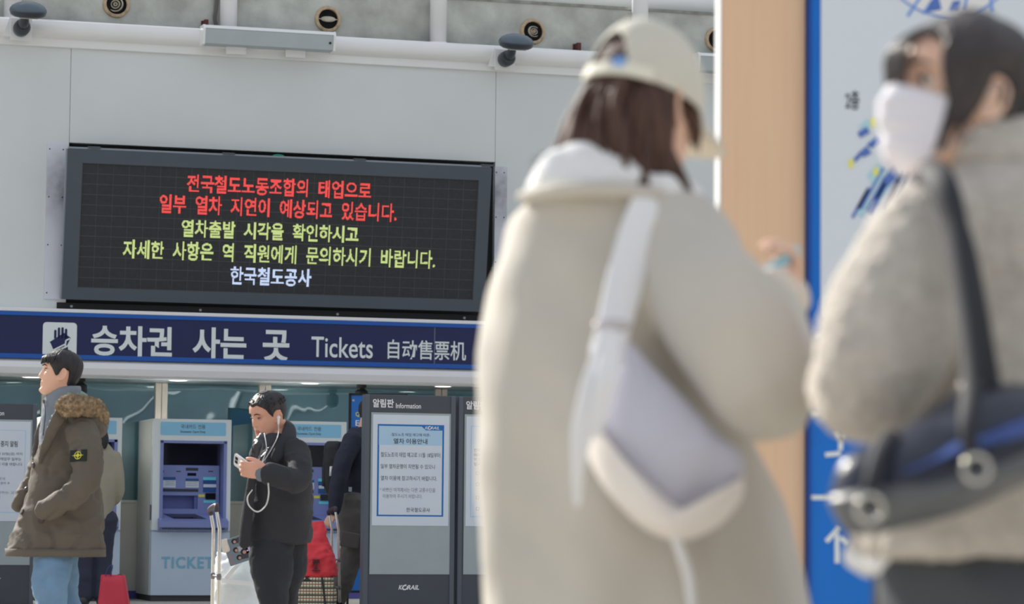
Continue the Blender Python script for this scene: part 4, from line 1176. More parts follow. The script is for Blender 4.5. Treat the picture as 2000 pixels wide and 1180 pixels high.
tp(bm, [(1180, 470, 5.0, .085), (1320, 600, 5.06, .085), (1440, 740, 5.12, .075), (1500, 680, 5.06, .055), (1526, 615, 5.02, .048), (1532, 574, 5.01, .042)], seg=24, sub=6)
def coatfold(p, n):
    d = 0.016 * noise.noise(V((p.x * 8, p.y * 8, p.z * 1.6 + 4))) + .009 * noise.noise(V((p.x * 14 + p.z * 6, p.y * 10, p.z * 9)))
    if p.z < 1.05: d += .008 * math.sin(p.x * 42 + 1.0 + 2 * noise.noise(V((p.x * 3, 1, p.z)))) * min(1, (1.05 - p.z) * 2.2)
    return p + n * d
cloth('coat', bm, M_coat, root, .009, 5, coatfold)
# coat collar band, cuff
bm = nb(); tp(bm, [(1030, 385, 4.83, .02), (1100, 372, 4.74, .024), (1200, 372, 4.72, .024), (1290, 385, 4.76, .022), (1325, 400, 4.84, .02)], flat=.6, sub=6)
hang('collar', bm, M_coat, root)
bm = nb(); tp(bm, [(1509, 590, 4.91, .050), (1506, 572, 4.92, .050), (1504, 562, 4.925, .046)], sub=3); tp(bm, [(1530, 590, 5.015, .048), (1533, 570, 5.01, .046)], sub=3)
cloth('cuff', bm, mat('knit_cuff', (186, 178, 166), .9, bump=.5, bscale=200), root, .006, 2)
# white hood of the sweatshirt
bm = nb()
loft_px(bm, [(286, 1110, 1180, .03, -.02), (300, 1072, 1225, .06, -.02), (322, 1050, 1262, .085, -.015), (348, 1036, 1290, .10, -.01), (372, 1026, 1308, .11, 0), (392, 1030, 1318, .10, .01)], YA - .03)
tp(bm, [(1290, 372, 4.76, .03), (1335, 392, 4.84, .026), (1352, 372, 4.93, .022)], sub=5)
cloth('hood', bm, mat('white_sweatshirt', (205, 203, 208), .85, var=.03, bump=.3, bscale=120), root, .006, 3, folds(.010, 16, 16, 22, 2))
# hair
bm = nb()
hair_shell(bm, HA, zl([(0, .045), (45, .03), (75, -.02), (84, .0), (104, .0), (112, -.06), (180, -.09)]), .003, rough=.001)
mh = len(bm.verts)
random.seed(11)
def lock(p0, p1, p2, p3, r, sd_):
    tube(bm, [p0, p1, p2, p3], [r * .7, r, r * .8, r * .15], 7, 5)
for i in range(120):
    th = math.radians(random.uniform(112, 248) if i % 5 else random.uniform(100, 125) * (-1 if i % 2 else -1))
    z0 = random.uniform(-.06, .035)
    p0 = HA @ head_pt(th, z0, False, .006)
    f = (math.degrees(angd(th, 0)) - 100) / 80
    side = -1 if (th % (2 * PI)) > PI else 1    # -1: her right (towards the camera)
    dn = V((-.02 + random.uniform(-.02, .02), random.uniform(-.02, .02), -.09 - random.random() * .03))
    p1 = p0 + dn * .6 + (p0 - hc) * .10
    ext = random.uniform(.10, .19)
    p2 = p1 + V((-.012 * max(0, side * 1 + .4) + random.uniform(-.012, .01), random.uniform(-.02, .02), -ext * .5))
    p3 = p2 + V((-.018 * max(0, side + .5) * random.random() + random.uniform(-.01, .015), random.uniform(-.01, .02), -ext * .45))
    lock(p0, p1, p2, p3, random.uniform(.007, .012), i)
# wind-blown wisps to the left and the lock in front of her shoulder
for i in range(60):
    a = A(1150 + random.uniform(-6, 40), 215 + random.uniform(-15, 60), YA + random.uniform(-.06, .04))
    far = random.random() ** 2.2
    e = A(1110 - 72 * far + random.uniform(-12, 12), 316 + random.uniform(-24, 22), YA + random.uniform(-.08, .03))
    lock(a, a.lerp(e, .35) + V((.014, 0, -.012)), a.lerp(e, .7) + V((.012, 0, -.014)), e, random.uniform(.0015, .004) if far > .25 else random.uniform(.004, .008), i)
for i in range(50):
    a = A(1272 + random.uniform(-28, 30), 250 + random.uniform(-40, 20), YA - .085 + random.uniform(-.02, .03))
    e = A(1338 + random.uniform(-26, 18), 388 + random.uniform(-16, 16), YA - .06 + random.uniform(-.02, .06))
    lock(a, a.lerp(e, .35) + V((-.012, -.01, -.01)), a.lerp(e, .7) + V((-.004, -.005, -.01)), e, random.uniform(.005, .010), i)
for i in range(14):
    a = A(1336 + random.uniform(-6, 14), 215 + random.uniform(-8, 10), YA - .04); e = A(1356 + random.uniform(-8, 12), 285 + random.uniform(-12, 18), YA + .0)
    lock(a, a.lerp(e, .35) + V((.006, 0, 0)), a.lerp(e, .7) + V((.006, 0, 0)), e, .004, i)
hang('hair', bm, M_hairb, root)
# cap
M_cap = mat('cream_cap', (180, 176, 164), .8, var=.03, bump=.25, bscale=260, k=.62)
M_capb = mat('cap_strap', (196, 190, 176), .7, var=.03, k=.6)
def cap_pt(th, ph, o=0.0):
    e = .66
    c, s_ = math.cos(ph) ** e, math.copysign(abs(math.sin(ph)) ** 1.05, ph)
    r = 1 - .012 * g2(angd(th * 3, PI) , .35) * c
    return V((-.004 + (.110 + o) * c * math.cos(th) * r, (.091 + o) * c * math.sin(th) * r, .010 - .006 * math.cos(th) + (.128 + o) * s_))
def cap_grid(bm, th0, th1, p0, p1, nt, np_, o0=0.0, o1=-.003, hole=None, H=HA):
    closed = abs(th1 - th0 - 2 * PI) < 1e-6
    cols = nt if closed else nt + 1
    gs = []
    for o in (o0, o1):
        gs.append([[bm.verts.new(H @ cap_pt(th0 + (th1 - th0) * i / nt, p0 + (p1 - p0) * j / np_, o)) for j in range(np_ + 1)] for i in range(cols)])
    m_ = cols if closed else cols - 1
    ok = lambda i, j: not (hole and hole(th0 + (th1 - th0) * (i + .5) / nt, p0 + (p1 - p0) * (j + .5) / np_))
    for i in range(m_):
        i2 = (i + 1) % cols
        for j in range(np_):
            if ok(i, j):
                for g_, fl_ in ((gs[0], 0), (gs[1], 1)):
                    q_ = (g_[i][j], g_[i2][j], g_[i2][j + 1], g_[i][j + 1]); bm.faces.new(q_ if not fl_ else tuple(reversed(q_)))
                for (a, b), nbk in ((((i, j), (i2, j)), (i, j - 1)), (((i, j + 1), (i2, j + 1)), (i, j + 1))):
                    if nbk[1] < 0 or (nbk[1] < np_ and not ok(*nbk)):
                        bm.faces.new((gs[0][a[0]][a[1]], gs[1][a[0]][a[1]], gs[1][b[0]][b[1]], gs[0][b[0]][b[1]]))
                for k2, ii in ((i, (i - 1) % cols), (i2, i2)):
                    if (closed or 0 <= ii < m_) and not ok(ii % cols, j):
                        bm.faces.new((gs[0][k2][j], gs[1][k2][j], gs[1][k2][j + 1], gs[0][k2][j + 1]))
bm = nb()
hole = lambda th, ph: angd(th, PI) < .47 and ph < .10 + .62 * math.sqrt(max(0, 1 - (angd(th, PI) / .47) ** 2))
cap_grid(bm, 0, 2 * PI, 0, PI / 2 - .02, 120, 40, 0, -.003, hole)
capo = hang('cap', bm, M_cap, root)
capo['label'] = 'cream baseball cap'
bm = nb(); cap_grid(bm, PI - .62, PI + .95, -.02, .17, 40, 4, .004, .0005); hang('cap_strap', bm, M_capb, root)
bm = nb(); cap_grid(bm, PI + .26, PI + .46, .10, .22, 8, 3, .006, .003); o = hang('cap_tag', bm, mat('blue_tag', (100, 140, 196), .6, var=0), root)
bm = nb(); ellip(bm, HA @ V((-.004, 0, .139)), (.008, .008, .004)); hang('cap_button', bm, M_cap, root)
bm = nb()
prev = None
for i in range(33):
    th = math.radians(-64 + 128 * i / 32)
    b0 = cap_pt(th, 0.0)
    c1, c2 = [], []
    for j in range(9):
        v = j / 8
        ext = .088 * max(.12, math.cos(th * 1.25)) ** .6
        p = V((b0.x + v * ext, b0.y * (1 - .06 * v), b0.z - v * .016 - (b0.y ** 2) * 2.2 * v))
        c1.append(bm.verts.new(HA @ p)); c2.append(bm.verts.new(HA @ (p - V((0, 0, .0035)))))
    if prev:
        for j in range(8):
            bm.faces.new((prev[0][j], c1[j], c1[j + 1], prev[0][j + 1])); bm.faces.new((prev[1][j + 1], c2[j + 1], c2[j], prev[1][j]))
        bm.faces.new((prev[0][8], c1[8], c2[8], prev[1][8]))
    prev = (c1, c2)
hang('cap_bill', bm, M_cap, root)

# her shoulder bag
M_bagw = mat('pale_lilac_bag', (160, 160, 171), .55, var=.03, bump=.15, bscale=60)
M_bagl = mat('cream_bag_base', (192, 184, 178), .55, var=.03, bump=.15, bscale=60)
tb = thing('shoulder_bag', 'pale lilac crescent shoulder bag hanging at the back of the cream coat', 'bag', A(1300, 850, 4.55))
sl = lambda px, py: (px - 1300) * -.00012 + (py - 850) * -.00008
def bagfold(bm, amp=.016, sd_=0):
    for v in bm.verts:
        d = noise.noise(V((v.co.x * 20 - v.co.z * 6 + sd_, v.co.z * 4, sd_))) * amp + noise.noise(V((v.co.x * 8, v.co.z * 8, sd_ + 4))) * amp * .6
        v.co.y += d
    return bm
bm = pillow([(1196, 655), (1230, 668), (1290, 730), (1350, 790), (1405, 848), (1452, 892), (1446, 950), (1395, 1000), (1320, 1022), (1250, 985), (1195, 920), (1150, 850), (1142, 790), (1165, 720)], (1285, 860), 4.575, .075, slant=sl)
hang('bag_body', bagfold(bm), M_bagw, tb)
bm = pillow([(1138, 800), (1152, 838), (1195, 872), (1250, 925), (1320, 985), (1392, 1014), (1438, 985), (1452, 930), (1448, 975), (1400, 1030), (1325, 1057), (1250, 1027), (1182, 955), (1142, 875)], (1300, 1010), 4.555, .085, slant=sl)
hang('bag_base', bm, M_bagl, tb)
M_strap = mat('lilac_strap', (190, 190, 206), .6, var=.02)
bm = nb(); tp(bm, [(1300, 372, 4.80, .030), (1272, 398, 4.72, .032), (1250, 450, 4.69, .033), (1228, 520, 4.66, .032), (1208, 600, 4.62, .030), (1196, 650, 4.57, .028), (1185, 700, 4.53, .030)], flat=.14, up=V((0, -1, 0.1)), sub=8); hang('strap', bm, M_strap, tb)
bm = nb()
tp(bm, [(1190, 650, 4.53, .014), (1165, 740, 4.50, .020), (1140, 830, 4.495, .018), (1130, 900, 4.50, .012), (1128, 985, 4.52, .006)], flat=.2, up=V((0, -1, .1)), sub=7)
tp(bm, [(1198, 650, 4.53, .012), (1186, 730, 4.49, .018), (1172, 800, 4.485, .014), (1165, 850, 4.49, .008)], flat=.2, up=V((0, -1, .1)), sub=7)
hang('strap_tail', bm, M_strap, tb)
bm = nb()
tube(bm, [A(1178, 632, 4.545), A(1214, 640, 4.545)], .008, 10, 2); ellip(bm, A(1196, 636, 4.54), (.03, .012, .012)); hang('buckle', bm, mat('pewter_buckle', (160, 156, 158), .35, .5), tb)
bm = nb(); tp(bm, [(1315, 1040, 4.50, .007), (1330, 1080, 4.52, .008), (1345, 1130, 4.56, .008), (1352, 1190, 4.58, .007)], sub=6); hang('drawstring', bm, M_strap, tb)
# ================================================================ WOMAN IN THE GREY FLEECE AND MASK
YB2 = 4.2
hcb = A(1874, 200, YB2)
root = person('woman in a white face mask and grey fleece jacket, facing left', A(1930, 590, YB2).x, YB2)
HB = head_frame(hcb, math.radians(204), math.radians(-9), 1.03)
bm = nb(); add_head(bm, HB)
nk = A(1935, 330, YB2); hips = A(1940, 1080, YB2)
tube(bm, [HB @ V((-.02, 0, -.05)), HB @ V((-.04, 0, -.12)), nk], [.054, .05, .06], 20, 4)
tube(bm, [nk, A(1950, 500, YB2), A(1950, 800, YB2), hips], [.06, .12, .11, .12], 24, 4)
fb = [V((hips.x - .06, YB2 - .09, .06)), V((hips.x + .06, YB2 + .09, .06))]
for f, s in zip(fb, (-1, 1)): tube(bm, [hips + V((0, s * .08, 0)), V((f.x, f.y, .46)), f], [.085, .06, .042], 16, 4)
wrb = A(1712, 684, 4.50)
tp(bm, [(1830, 440, 4.10, .05), (1690, 770, 4.05, .042), (wrb, .027)], sub=4)
tp(bm, [(1960, 440, 4.42, .05), (1840, 740, 4.55, .042), (A(1735, 690, 4.70), .027)], sub=4)
hand_parts(bm, basis(wrb, V((-.36, .85, .32)), V((-.5, -.5, .5))), .8, .4, 1, .95)
hand_parts(bm, basis(A(1735, 690, 4.70), V((-.4, .85, .25)), V((.2, .5, .8))), .8, .4, -1, .95)
skin_body(bm, HB, root, SK_F, .005)
face_parts(HB, root, .9, (70, 52, 46))
# mask
M_mask = mat('white_mask', (190, 187, 196), .8, var=.02)
bm = nb()
def mask_pt(th, z, o):
    p = head_pt(th, max(z, -.117), False, o)
    b = .030 * g2(p.y, .042) * g2(z + .035, .055)
    p.x += b; 
    if z < -.108: p.x -= 0.01; p.z = z
    return p
NT, NZ = 40, 26
gs = []
for o in (.009, .006):
    g_ = []
    for i in range(NT + 1):
        th = math.radians(-66 + 132 * i / NT); u = i / NT * 2 - 1
        zt_ = .000 - .018 * abs(u) ** 1.2; zb_ = -.125 + .022 * abs(u) ** 2
        g_.append([bm.verts.new(HB @ (mask_pt(th, zb_ + (zt_ - zb_) * j / NZ, o + .0018 * math.sin(j / NZ * 2 * PI * 4) * (1 - u * u)))) for j in range(NZ + 1)])
    gs.append(g_)
for i in range(NT):
    for j in range(NZ):
        a, b = gs[0], gs[1]
        bm.faces.new((a[i][j], a[i + 1][j], a[i + 1][j + 1], a[i][j + 1])); bm.faces.new((b[i][j], b[i][j + 1], b[i + 1][j + 1], b[i + 1][j]))
    for j in (0, NZ): bm.faces.new((gs[0][i][j], gs[1][i][j], gs[1][i + 1][j], gs[0][i + 1][j]))
for i in (0, NT):
    for j in range(NZ): bm.faces.new((gs[0][i][j], gs[0][i][j + 1], gs[1][i][j + 1], gs[1][i][j]))
mk = hang('face_mask', bm, M_mask, root)
bm = nb()
for s in (-1, 1):
    for z0, z1 in ((-.02, .02), (-.10, -.03)):
        bm = nb(); tube(bm, [HB @ (head_pt(s * 1.15, z0, False, .008)), HB @ (head_pt(s * 1.45, (z0 + z1) / 2, False, .006)), HB @ V((-.02, s * .084, z1))], .0016, 8, 4); hang('ear_loop', bm, M_mask, root)
# hair
bm = nb()
hair_shell(bm, HB, zl([(0, .078), (30, .072), (48, .055), (60, .0), (70, -.04), (80, -.05), (87, -.02), (91, .03), (106, .03), (116, -.05), (180, -.085)]), .016, rough=.002, seed=4)
random.seed(5)
def lockb(pts, r): tube(bm, pts, [r * .7, r, r * .9, r * .2], 7, 5)
for i in range(20):          # side strands from the parting past the temple to the cheek
    s = 1.0
    a = HB @ head_pt(s * math.radians(random.uniform(20, 60)), .088 + random.uniform(-.01, .012), False, .014)
    m1 = HB @ head_pt(s * math.radians(random.uniform(48, 66)), .045, False, .014); m2 = HB @ head_pt(s * math.radians(random.uniform(56, 74)), -.01, False, .014)
    e = HB @ head_pt(s * math.radians(random.uniform(62, 88)), random.uniform(-.10, -.045), False, .010)
    m1 = HB @ head_pt(math.radians(random.uniform(48, 66)), .045, False, .014)
    lockb([a, m1, m2, e], random.uniform(.003, .006))
for i in range(22):          # wispy fringe
    th0 = math.radians(random.uniform(-30, 30)); a = HB @ head_pt(th0, .092, False, .014)
    th1 = math.radians(random.uniform(-52, 14)); m1 = HB @ (head_pt(th1, .06, False, .020)); m2 = HB @ (head_pt(th1, .02, False, .020)); e = HB @ (head_pt(th1 * 1.1, -.005 + random.uniform(-.015, .02), False, .016))
    lockb([a, m1, m2, e], random.uniform(.0018, .004))
for i in range(40):          # gathered to the nape
    s = random.choice((-1, 1)); th = math.radians(random.uniform(95, 170)) * s
    a = HB @ head_pt(th, random.uniform(.0, .05), False, .014); b = HB @ head_pt(th * 1.05, -.02, False, .014); e = HB @ V((-.115, s * .01, -.075))
    lockb([a, b, b.lerp(e, .6), e], random.uniform(.006, .011))
ellip(bm, HB @ V((-.122, 0, -.085)), (.04, .042, .045)); ellip(bm, HB @ V((-.135, .005, -.12)), (.03, .035, .05))
hang('hair', bm, M_hairdk, root)
# fleece jacket
M_fl = mat('grey_beige_fleece', (170, 163, 154), .95, var=.12, vscale=26, bump=.8, bscale=140, k=.62)
bm = nb()
loft_px(bm, [(318, 1850, 2040, .075, 0), (345, 1805, 2090, .11, 0), (390, 1775, 2150, .15, 0), (470, 1760, 2190, .175, 0), (600, 1745, 2200, .19, 0), (760, 1725, 2200, .20, 0), (900, 1695, 2200, .21, 0), (1000, 1672, 2195, .215, 0), (1050, 1658, 2190, .215, 0), (1090, 1668, 2180, .205, 0)], YB2, n=2.4)
tp(bm, [(1838, 425, 4.10, .075), (1790, 520, 4.06, .092), (1750, 620, 4.02, .096), (1708, 712, 4.0, .090), (1682, 768, 4.02, .074), (1672, 742, 4.18, .066), (1682, 712, 4.36, .056), (1702, 692, 4.48, .044)], seg=28, sub=6)
tp(bm, [(1960, 440, 4.42, .08), (1900, 600, 4.52, .08), (1840, 740, 4.55, .07), (1790, 710, 4.64, .055), (1742, 694, 4.69, .044)], seg=24, sub=6)
def fleece(p, n): return p + n * (.004 * noise.noise(p * 60) + .004 * noise.noise(p * 130) + .008 * noise.noise(V((p.x * 8 + p.z * 5, p.y * 7, p.z * 6))))
cloth('fleece_jacket', bm, M_fl, root, .0075, 2, fleece)
bm = nb(); loft_px(bm, [(238, 1880, 2030, .05, 0), (246, 1850, 2050, .072, 0), (275, 1828, 2065, .085, 0), (310, 1815, 2085, .095, 0), (335, 1820, 2090, .09, 0)], YB2); cloth('collar', bm, M_fl, root, .007, 2, fleece)
bm = nb(); loft_px(bm, [(1052, 1672, 2170, .19, .01), (1090, 1650, 2175, .20, .01), (1118, 1668, 2160, .195, .01), (1135, 1690, 2140, .18, .01)], YB2 + .06); cloth('shirt_hem', bm, mat('white_shirt', (206, 204, 204), .8, var=.02), root, .008, 3, folds(.012, 14, 14, 8, 3))
# trousers
bm = nb(); loft_px(bm, [(1040, 1720, 2130, .16, 0), (1100, 1706, 2140, .175, 0), (1180, 1700, 2140, .175, 0), (1260, 1705, 2120, .165, 0)], YB2)
for f, s in zip(fb, (-1, 1)): tube(bm, [hips + V((0, s * .085, -.06)), V((f.x, f.y, .48)), V((f.x, f.y, .09))], [.125, .105, .09], 20, 5)
cloth('trousers', bm, mat('charcoal_denim', (62, 64, 68), .85, var=.08, bump=.3, bscale=160), root, .01, 3, folds(.014, 8, 8, 5, 7))
bm = nb(); shoes(bm, fb, (-1, -.1, 0)); cloth('shoes', bm, mat('black_shoes', (44, 44, 46), .5), root, .008, 2)
# black shoulder bag
M_blk = mat('black_glossy_leather', (38, 42, 54), .28, var=.1, bump=.4, bscale=22)
M_blk2 = mat('grey_black_leather', (74, 76, 78), .4, var=.08, bump=.3, bscale=40)
M_blkb = mat('painted_blue_sheen', (46, 66, 120), .3, var=.15, vscale=12)  # blue sky sheen painted into the leather colour
M_ringm = mat('silver_ring', (165, 163, 156), .2, .9, var=0)
tb = thing('handbag', 'glossy black shoulder bag with silver rings, hanging from the fleece jacket shoulder', 'bag', A(1850, 900, 3.9))
slb = lambda px, py: (px - 1820) * .00010
bm = pillow([(1618, 975), (1640, 905), (1690, 870), (1735, 850), (1800, 812), (1870, 765), (1960, 748), (2060, 762), (2110, 830), (2100, 900), (2040, 925), (1960, 962), (1870, 1000), (1780, 1024), (1700, 1040), (1650, 1036)], (1860, 900), 3.84, .085, slant=slb)
hang('bag_body', bagfold(bm, .012, 3), M_blk, tb)
bm = pillow([(1616, 978), (1640, 958), (1720, 940), (1800, 915), (1880, 885), (1960, 868), (2040, 850), (2100, 840), (2104, 902), (2040, 930), (1960, 966), (1870, 1004), (1780, 1028), (1700, 1044), (1648, 1038)], (1850, 950), 3.83, .092, slant=slb)
hang('bag_base', bagfold(bm, .01, 5), M_blk2, tb)
bm = pillow([(1712, 935), (1780, 905), (1850, 862), (1920, 842), (1990, 812), (2060, 800), (2070, 838), (1990, 858), (1920, 880), (1850, 892), (1780, 918), (1725, 942)], (1880, 873), 3.815, .085, slant=slb); hang('bag_sheen', bm, M_blkb, tb)  # sheen laid on as a blue patch over the black leather
bm = nb()
tp(bm, [(1800, 345, 4.0, .018), (1812, 332, 4.0, .020), (1840, 360, 3.94, .022), (1865, 440, 3.90, .020), (1880, 540, 3.86, .018), (1892, 640, 3.82, .016), (1898, 740, 3.78, .016), (1890, 830, 3.74, .014), (1900, 900, 3.73, .012)], flat=.45, sub=7)
tp(bm, [(1850, 380, 3.94, .016), (1882, 480, 3.90, .018), (1905, 580, 3.86, .016), (1925, 680, 3.84, .014), (1938, 752, 3.83, .014)], flat=.45, sub=7)
tp(bm, [(1738, 850, 3.80, .014), (1722, 880, 3.76, .013), (1706, 930, 3.735, .012), (1698, 980, 3.73, .012)], flat=.5, sub=6)
hang('strap', bm, mat('black_strap', (32, 33, 38), .7, var=.05), tb)
for px, py in ((1698, 993), (1906, 916)):
    bm = nb(); c = A(px, py, 3.715); tube(bm, [c + V((.017 * math.cos(k * PI / 10), -.004, .017 * math.sin(k * PI / 10))) for k in range(21)], .0035, 10, 2); hang('ring', bm, M_ringm, tb)
bm = nb(); tube(bm, [A(1880, 757, 3.80), A(1912, 752, 3.80)], .007, 10, 2); hang('buckle', bm, M_ringm, tb)

# ================================================================ MAN IN THE PARKA
Y1 = 15.2
root = person('man in an olive parka and jeans walking left, fur hood lying on his back', A(120, 590, Y1).x, Y1)
hc = A(117, 731, Y1)
H1 = head_frame(hc, math.radians(197), math.radians(-8), 1.0)
bm = nb(); add_head(bm, H1)
nk = A(124, 800, Y1); hips = A(112, 1075, Y1)
tube(bm, [H1 @ V((-.015, 0, -.04)), H1 @ V((-.03, 0, -.11)), nk], [.06, .058, .065], 20, 4)
tube(bm, [nk, A(130, 850, Y1), A(120, 970, Y1), hips + V((0, 0, .12))], [.065, .12, .12, .10], 24, 4)
f1 = [V((A(88, 1300, 15.08).x, 15.08, .06)), V((A(165, 1300, 15.3).x, 15.3, .09))]
k1 = [A(98, 1185, 15.05), A(126, 1180, 15.3)]
for f, k_, s in zip(f1, k1, (-1, 1)): tube(bm, [hips + V((0, s * .06, .08)), hips.lerp(k_, .5) + V((-.005, s * .05, 0)), k_, f], [.075, .07, .055, .042], 16, 5)
tp(bm, [(160, 850, 15.05, .05), (176, 930, 14.95, .042), (88, 1003, 14.97, .028)], sub=4)
tp(bm, [(120, 850, 15.35, .05), (70, 940, 15.42, .042), (48, 985, 15.36, .028)], sub=4)
w1 = A(100, 996, 14.99); hand_parts(bm, basis(w1, A(112, 1040, 15.16) - w1, V((0, -1, .2))), .5, .1, 1, .75)
w1 = A(52, 980, 15.36); hand_parts(bm, basis(w1, A(84, 1022, 15.28) - w1, V((-.4, 1, .2))), .5, .3, -1, .9)
skin_body(bm, H1, root, SK_M, .005)
face_parts(H1, root, .75)
bm = nb()
hair_shell(bm, H1, zl([(0, .044), (25, .048), (45, .050), (58, .020), (72, -.012), (80, -.016), (86, .022), (106, .022), (118, -.045), (150, -.088), (180, -.095)]), .017, rough=.003, seed=2, edge=.006)
random.seed(21)
for i in range(60):
    th = math.radians(random.uniform(-60, 70)); a = H1 @ head_pt(th, .10, False, .014); m1 = H1 @ head_pt(th + .1, .075, False, .019); e = H1 @ head_pt(th + random.uniform(.05, .3), .046 + random.uniform(-.006, .01), False, .012)
    tube(bm, [a, m1, e], [.005, .006, .002], 6, 4)
hang('hair', bm, M_hairk, root)
M_knit = mat('grey_rib_knit', (112, 118, 126), .9, var=.05, bump=.6, bscale=240, stretch=(1, 1, .15))
bm = nb()
loft_px(bm, [(754, 106, 158, .05, .0), (762, 95, 158, .065, 0), (782, 86, 158, .075, 0), (805, 82, 160, .095, 0), (840, 78, 170, .12, 0), (900, 74, 170, .13, 0)], Y1, sub=6)
cloth('turtleneck', bm, M_knit, root, .007, 2, folds(.004, 20, 20, 30, 1))
bm = nb(); tp(bm, [(86, 788, 15.13, .004), (88, 812, 15.06, .004), (84, 850, 15.03, .004)], sub=6); tp(bm, [(85.5, 782, 15.13, .006), (86, 790, 15.13, .005)], sub=2); hang('zip', bm, mat('dark_zip', (76, 78, 84), .4, .4), root)
M_parka = mat('olive_parka', (83, 76, 67), .75, var=.07, vscale=5, bump=.25, bscale=50, k=.62)
bm = nb()
loft_px(bm, [(800, 108, 186, .085, .02), (818, 96, 196, .13, .02), (850, 84, 198, .165, .02), (890, 68, 198, .185, .02), (930, 60, 197, .19, .02), (970, 50, 199, .195, .02), (1010, 36, 202, .205, .02), (1050, 20, 204, .215, .02), (1078, 13, 204, .22, .02), (1086, 14, 203, .215, .02)], Y1, sub=7, n=2.2)
tp(bm, [(158, 836, 15.06, .085), (168, 880, 14.98, .088), (170, 925, 14.94, .080), (150, 960, 14.92, .072), (112, 985, 14.93, .066), (88, 998, 14.96, .060)], seg=26, sub=6)
tp(bm, [(118, 845, 15.33, .08), (80, 920, 15.42, .07), (50, 970, 15.38, .06), (36, 985, 15.36, .05)], seg=22, sub=5)
# front of the parka stands open at the neck
def parkafold(p, n):
    d = .010 * noise.noise(V((p.x * 6, p.y * 6, p.z * 2.2 + 2))) + .005 * noise.noise(V((p.x * 16 + p.z * 12, p.y * 12, p.z * 16 - p.x * 8)))
    r = 1 - abs(noise.noise(V((p.x * 5 + p.z * 7, p.y * 6, p.z * 9 - p.x * 4 + 3)))); d += .010 * max(0, r - .78) * 3 - .002
    d -= .016 * max(0, .18 - abs(noise.noise(V((p.x * 7 - p.z * 5, p.y * 6, p.z * 6 + 8))))) * 4
    return p + n * d
parka = cloth('parka', bm, M_parka, root, .0085, 4, parkafold)
M_lin = mat('green_quilted_lining', (104, 126, 116), .7, var=.1, bump=.5, bscale=30)
bm = nb()
tp(bm, [(130, 790, 15.02, .03), (118, 812, 14.98, .035), (104, 836, 14.99, .034), (90, 870, 15.02, .026), (78, 905, 15.06, .012)], flat=.35, up=V((.6, -1, .2)), sub=6)
tp(bm, [(100, 806, 15.3, .025), (82, 836, 15.28, .03), (72, 872, 15.24, .024), (66, 900, 15.2, .012)], flat=.4, up=V((.6, -1, .2)), sub=6)
cloth('lapel', bm, M_parka, root, .006, 2, folds(.006, 20, 20, 20, 4))
bm = nb(); tp(bm, [(104, 812, 15.04, .012), (96, 835, 15.03, .014), (88, 862, 15.05, .008)], flat=.4, sub=5); tp(bm, [(132, 778, 15.14, .03), (148, 774, 15.2, .036), (162, 782, 15.25, .036)], sub=5)
cloth('lining', bm, M_lin, root, .005, 2, lambda p, n: p + n * .004 * math.sin(p.x * 160 + p.z * 160))
M_fur = mat('brown_fur', (138, 118, 94), .95, var=.45, vscale=45, bump=1.0, bscale=70)
bm = nb(); tp(bm, [(122, 800, 15.0, .038), (134, 793, 14.96, .048), (150, 792, 14.98, .050), (168, 794, 15.03, .050), (184, 800, 15.1, .048), (193, 815, 15.17, .044), (190, 824, 15.3, .045), (175, 812, 15.42, .045), (150, 795, 15.45, .045), (130, 790, 15.42, .035)], sub=6)
def furfn(p, n): return p + n * (.012 * noise.noise(p * 45) + .010 * abs(noise.noise(p * 110)) + .008 * noise.noise(p * 20))
fme = bake(bm, .006, 1, furfn)
bm = nb(); bm.from_mesh(fme); random.seed(9)
for v in list(fme.vertices):
    if random.random() > .75: continue
    n = (v.normal + V((random.uniform(-.5, .5), random.uniform(-.5, .5), random.uniform(-.8, .2)))).normalized(); t_ = n.orthogonal().normalized() * .0016
    a = bm.verts.new(v.co + t_); b = bm.verts.new(v.co - t_ * .5 + n.cross(t_).normalized() * .0014); c = bm.verts.new(v.co - t_ * .5 - n.cross(t_).normalized() * .0014); e = bm.verts.new(v.co + n * random.uniform(.006, .015))
    for f in ((a, b, e), (b, c, e), (c, a, e)): bm.faces.new(f)
fur = hang('hood_fur', bm, M_fur, root)
bm = nb(); tp(bm, [(150, 815, 15.08, .06), (176, 822, 15.12, .062), (190, 838, 15.2, .055), (184, 830, 15.36, .055)], sub=5); cloth('hood', bm, M_parka, root, .007, 2, folds(.008, 16, 16, 16, 3))
# hem, placket, buttons, pocket
bm = nb()
loft_px(bm, [(1072, 11, 206, .222, .02), (1087, 12, 206, .222, .02)], Y1, sub=2, n=2.2); hang('hem_band', bm, M_parka, root)
M_but = mat('dark_button', (58, 50, 50), .4, var=0)
for px, py in ((66, 909), (54, 956), (44, 1000), (80, 1017)):
    M = surf(parka, px, py)
    if M is None: continue
    bm = nb(); lathe(bm, [(.0005, .009), (.012, .009), (.016, .006), (.016, -.006), (.0005, -.006)], M @ Matrix.Rotation(PI / 2, 4, 'X'), 20); hang('button', bm, M_but, root, .6)
